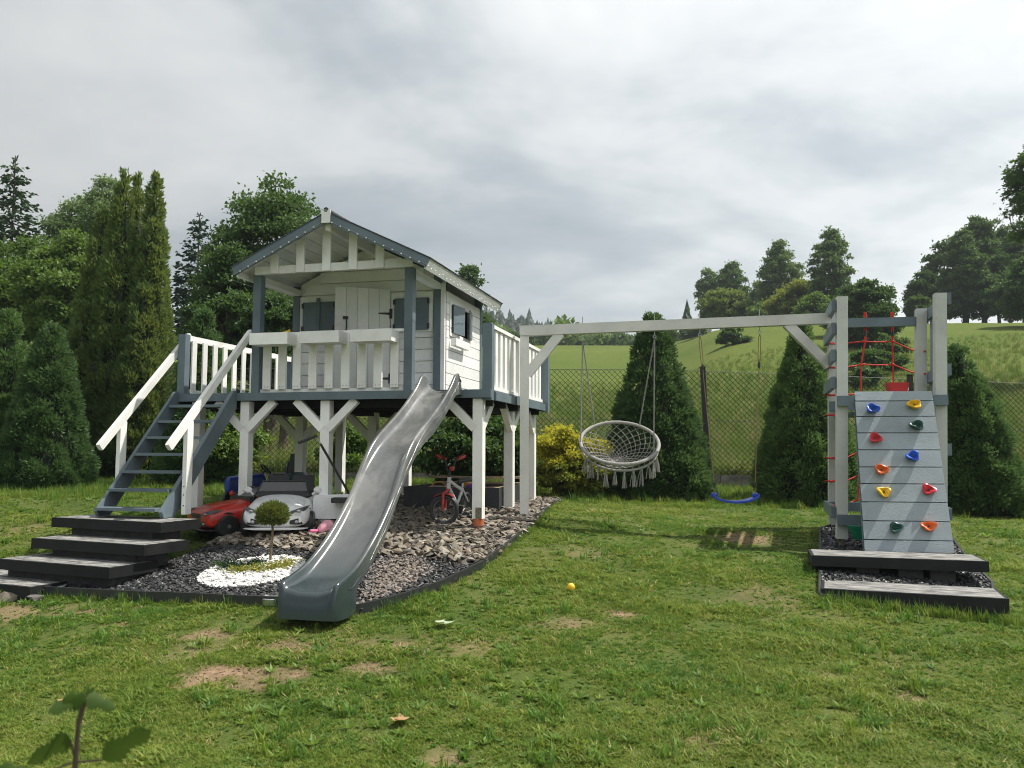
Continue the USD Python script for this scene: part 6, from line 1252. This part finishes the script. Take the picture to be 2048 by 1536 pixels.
for (px, py), L, mt, lb, a in (((878, 1258), .14, palel, "pale grey green fallen leaf on the lawn right of the slide foot", .3), ((820, 1458), .11, dryl, "curled brown fallen leaf in the foreground grass", 1.9), ((125, 1418), .09, dryl, "tan fallen leaf behind the foreground plant", .8)):
    q = hit(px, py); part("/World", "fallen_leaf", moved(cat(leaf_mesh(L, L * .3), moved(leaf_mesh(L * .7, L * .22), (L * .1, 0, .004), rz=.8)), q + (-.03, 0, .03), rz=a), mt, True, lb, "leaf")
# young plant close to the camera, bottom left
fp = thing("foreground_plant", "out of focus young plant with toothed leaves at the bottom left corner", "plant", (0, 0, 0))
plant_leaf = leafy("plant_leaf", [(0.3, (0.030, 0.066, 0.010)), (0.7, (0.055, 0.095, 0.018))], 30.0, 0.35, tcol=(0.11, 0.17, 0.025), gain=1.0); stem_m = plain("plant_stem", (0.045, 0.030, 0.020), 0.6)
DP = 1.5
q0, q1, q2 = at(148, 1560, DP), at(158, 1440, DP), at(170, 1390, DP)
part(fp, "stem", tube([at(140, 1700, DP), q0, q1, q2], [.0055, .005, .004, .003], 8), stem_m, True)
def toothed(base, tip, w, lobes=9, sag=.12, roll=0.0, n=72):
    base, tip = np.asarray(base), np.asarray(tip); d = tip - base; L = np.linalg.norm(d); d /= L; s = unit(np.cross(d, unit(base - np.array([0, 0, EYE])) + np.array([0, 0, .25]))); s = s * math.cos(roll) + np.cross(d, s) * math.sin(roll); up_ = np.cross(s, d); t = np.linspace(0, 1, n)
    env = 1.9 * t ** .55 * (1 - t) ** .85; tooth = 1 + .42 * (((t * lobes) % 1) - .5) + .30 * np.sin(t * np.pi * 3.0)
    ww = w * env * tooth; mid = base + d * (t * L)[:, None] - np.outer(sag * L * t ** 2, (0, 0, 1)); l_ = mid + s * ww[:, None] + up_ * (ww * .28)[:, None]; r_ = mid - s * ww[:, None] + up_ * (ww * .28)[:, None]
    v = np.vstack([l_, mid, r_]); i = np.arange(n - 1); f = np.concatenate([np.stack([i, i + 1, n + i + 1, n + i], 1), np.stack([n + i, n + i + 1, 2 * n + i + 1, 2 * n + i], 1)]); return trimesh.Trimesh(v, np.vstack([f[:, [0, 1, 2]], f[:, [0, 2, 3]]]), process=False)
for b, tip, w, roll, dd in (((168, 1398), (96, 1416), .019, .5, -.03), ((172, 1398), (232, 1410), .018, -.4, .03), ((166, 1396), (190, 1376), .016, .2, .08), ((172, 1404), (124, 1388), .016, .3, -.06), ((205, 1520), (304, 1444), .026, -.2, -.02), ((140, 1478), (54, 1514), .022, .3, .03), ((40, 1560), (-4, 1524), .024, .2, .02)):
    B_, T__ = at(*b, DP), at(*tip, DP + dd); part(fp, "leaf", toothed(B_, T__, w, roll=roll), plant_leaf, True); part(fp, "leaf_stalk", tube([q1 + (q0 - q1) * (.2 if b[1] < 1430 else .7), B_], .0016, 6), stem_m)

# ------------------------------------------------------------------ air
hz = usdkit.material(stage, "/World/Looks/thin_haze", {"v": ("principled_volume", {"color": (0.82, 0.90, 0.96), "density": 0.0004, "anisotropy": 0.25})}, [], volume="v.volume")
hb = trimesh.creation.box((1080, 740, 130)); hb.apply_translation((0, 300, -3.0 + 65))
usdkit.mesh(stage, "/World/haze", hb, hz); tag("/World/haze", "thin bluish summer haze", None, None, "stuff")
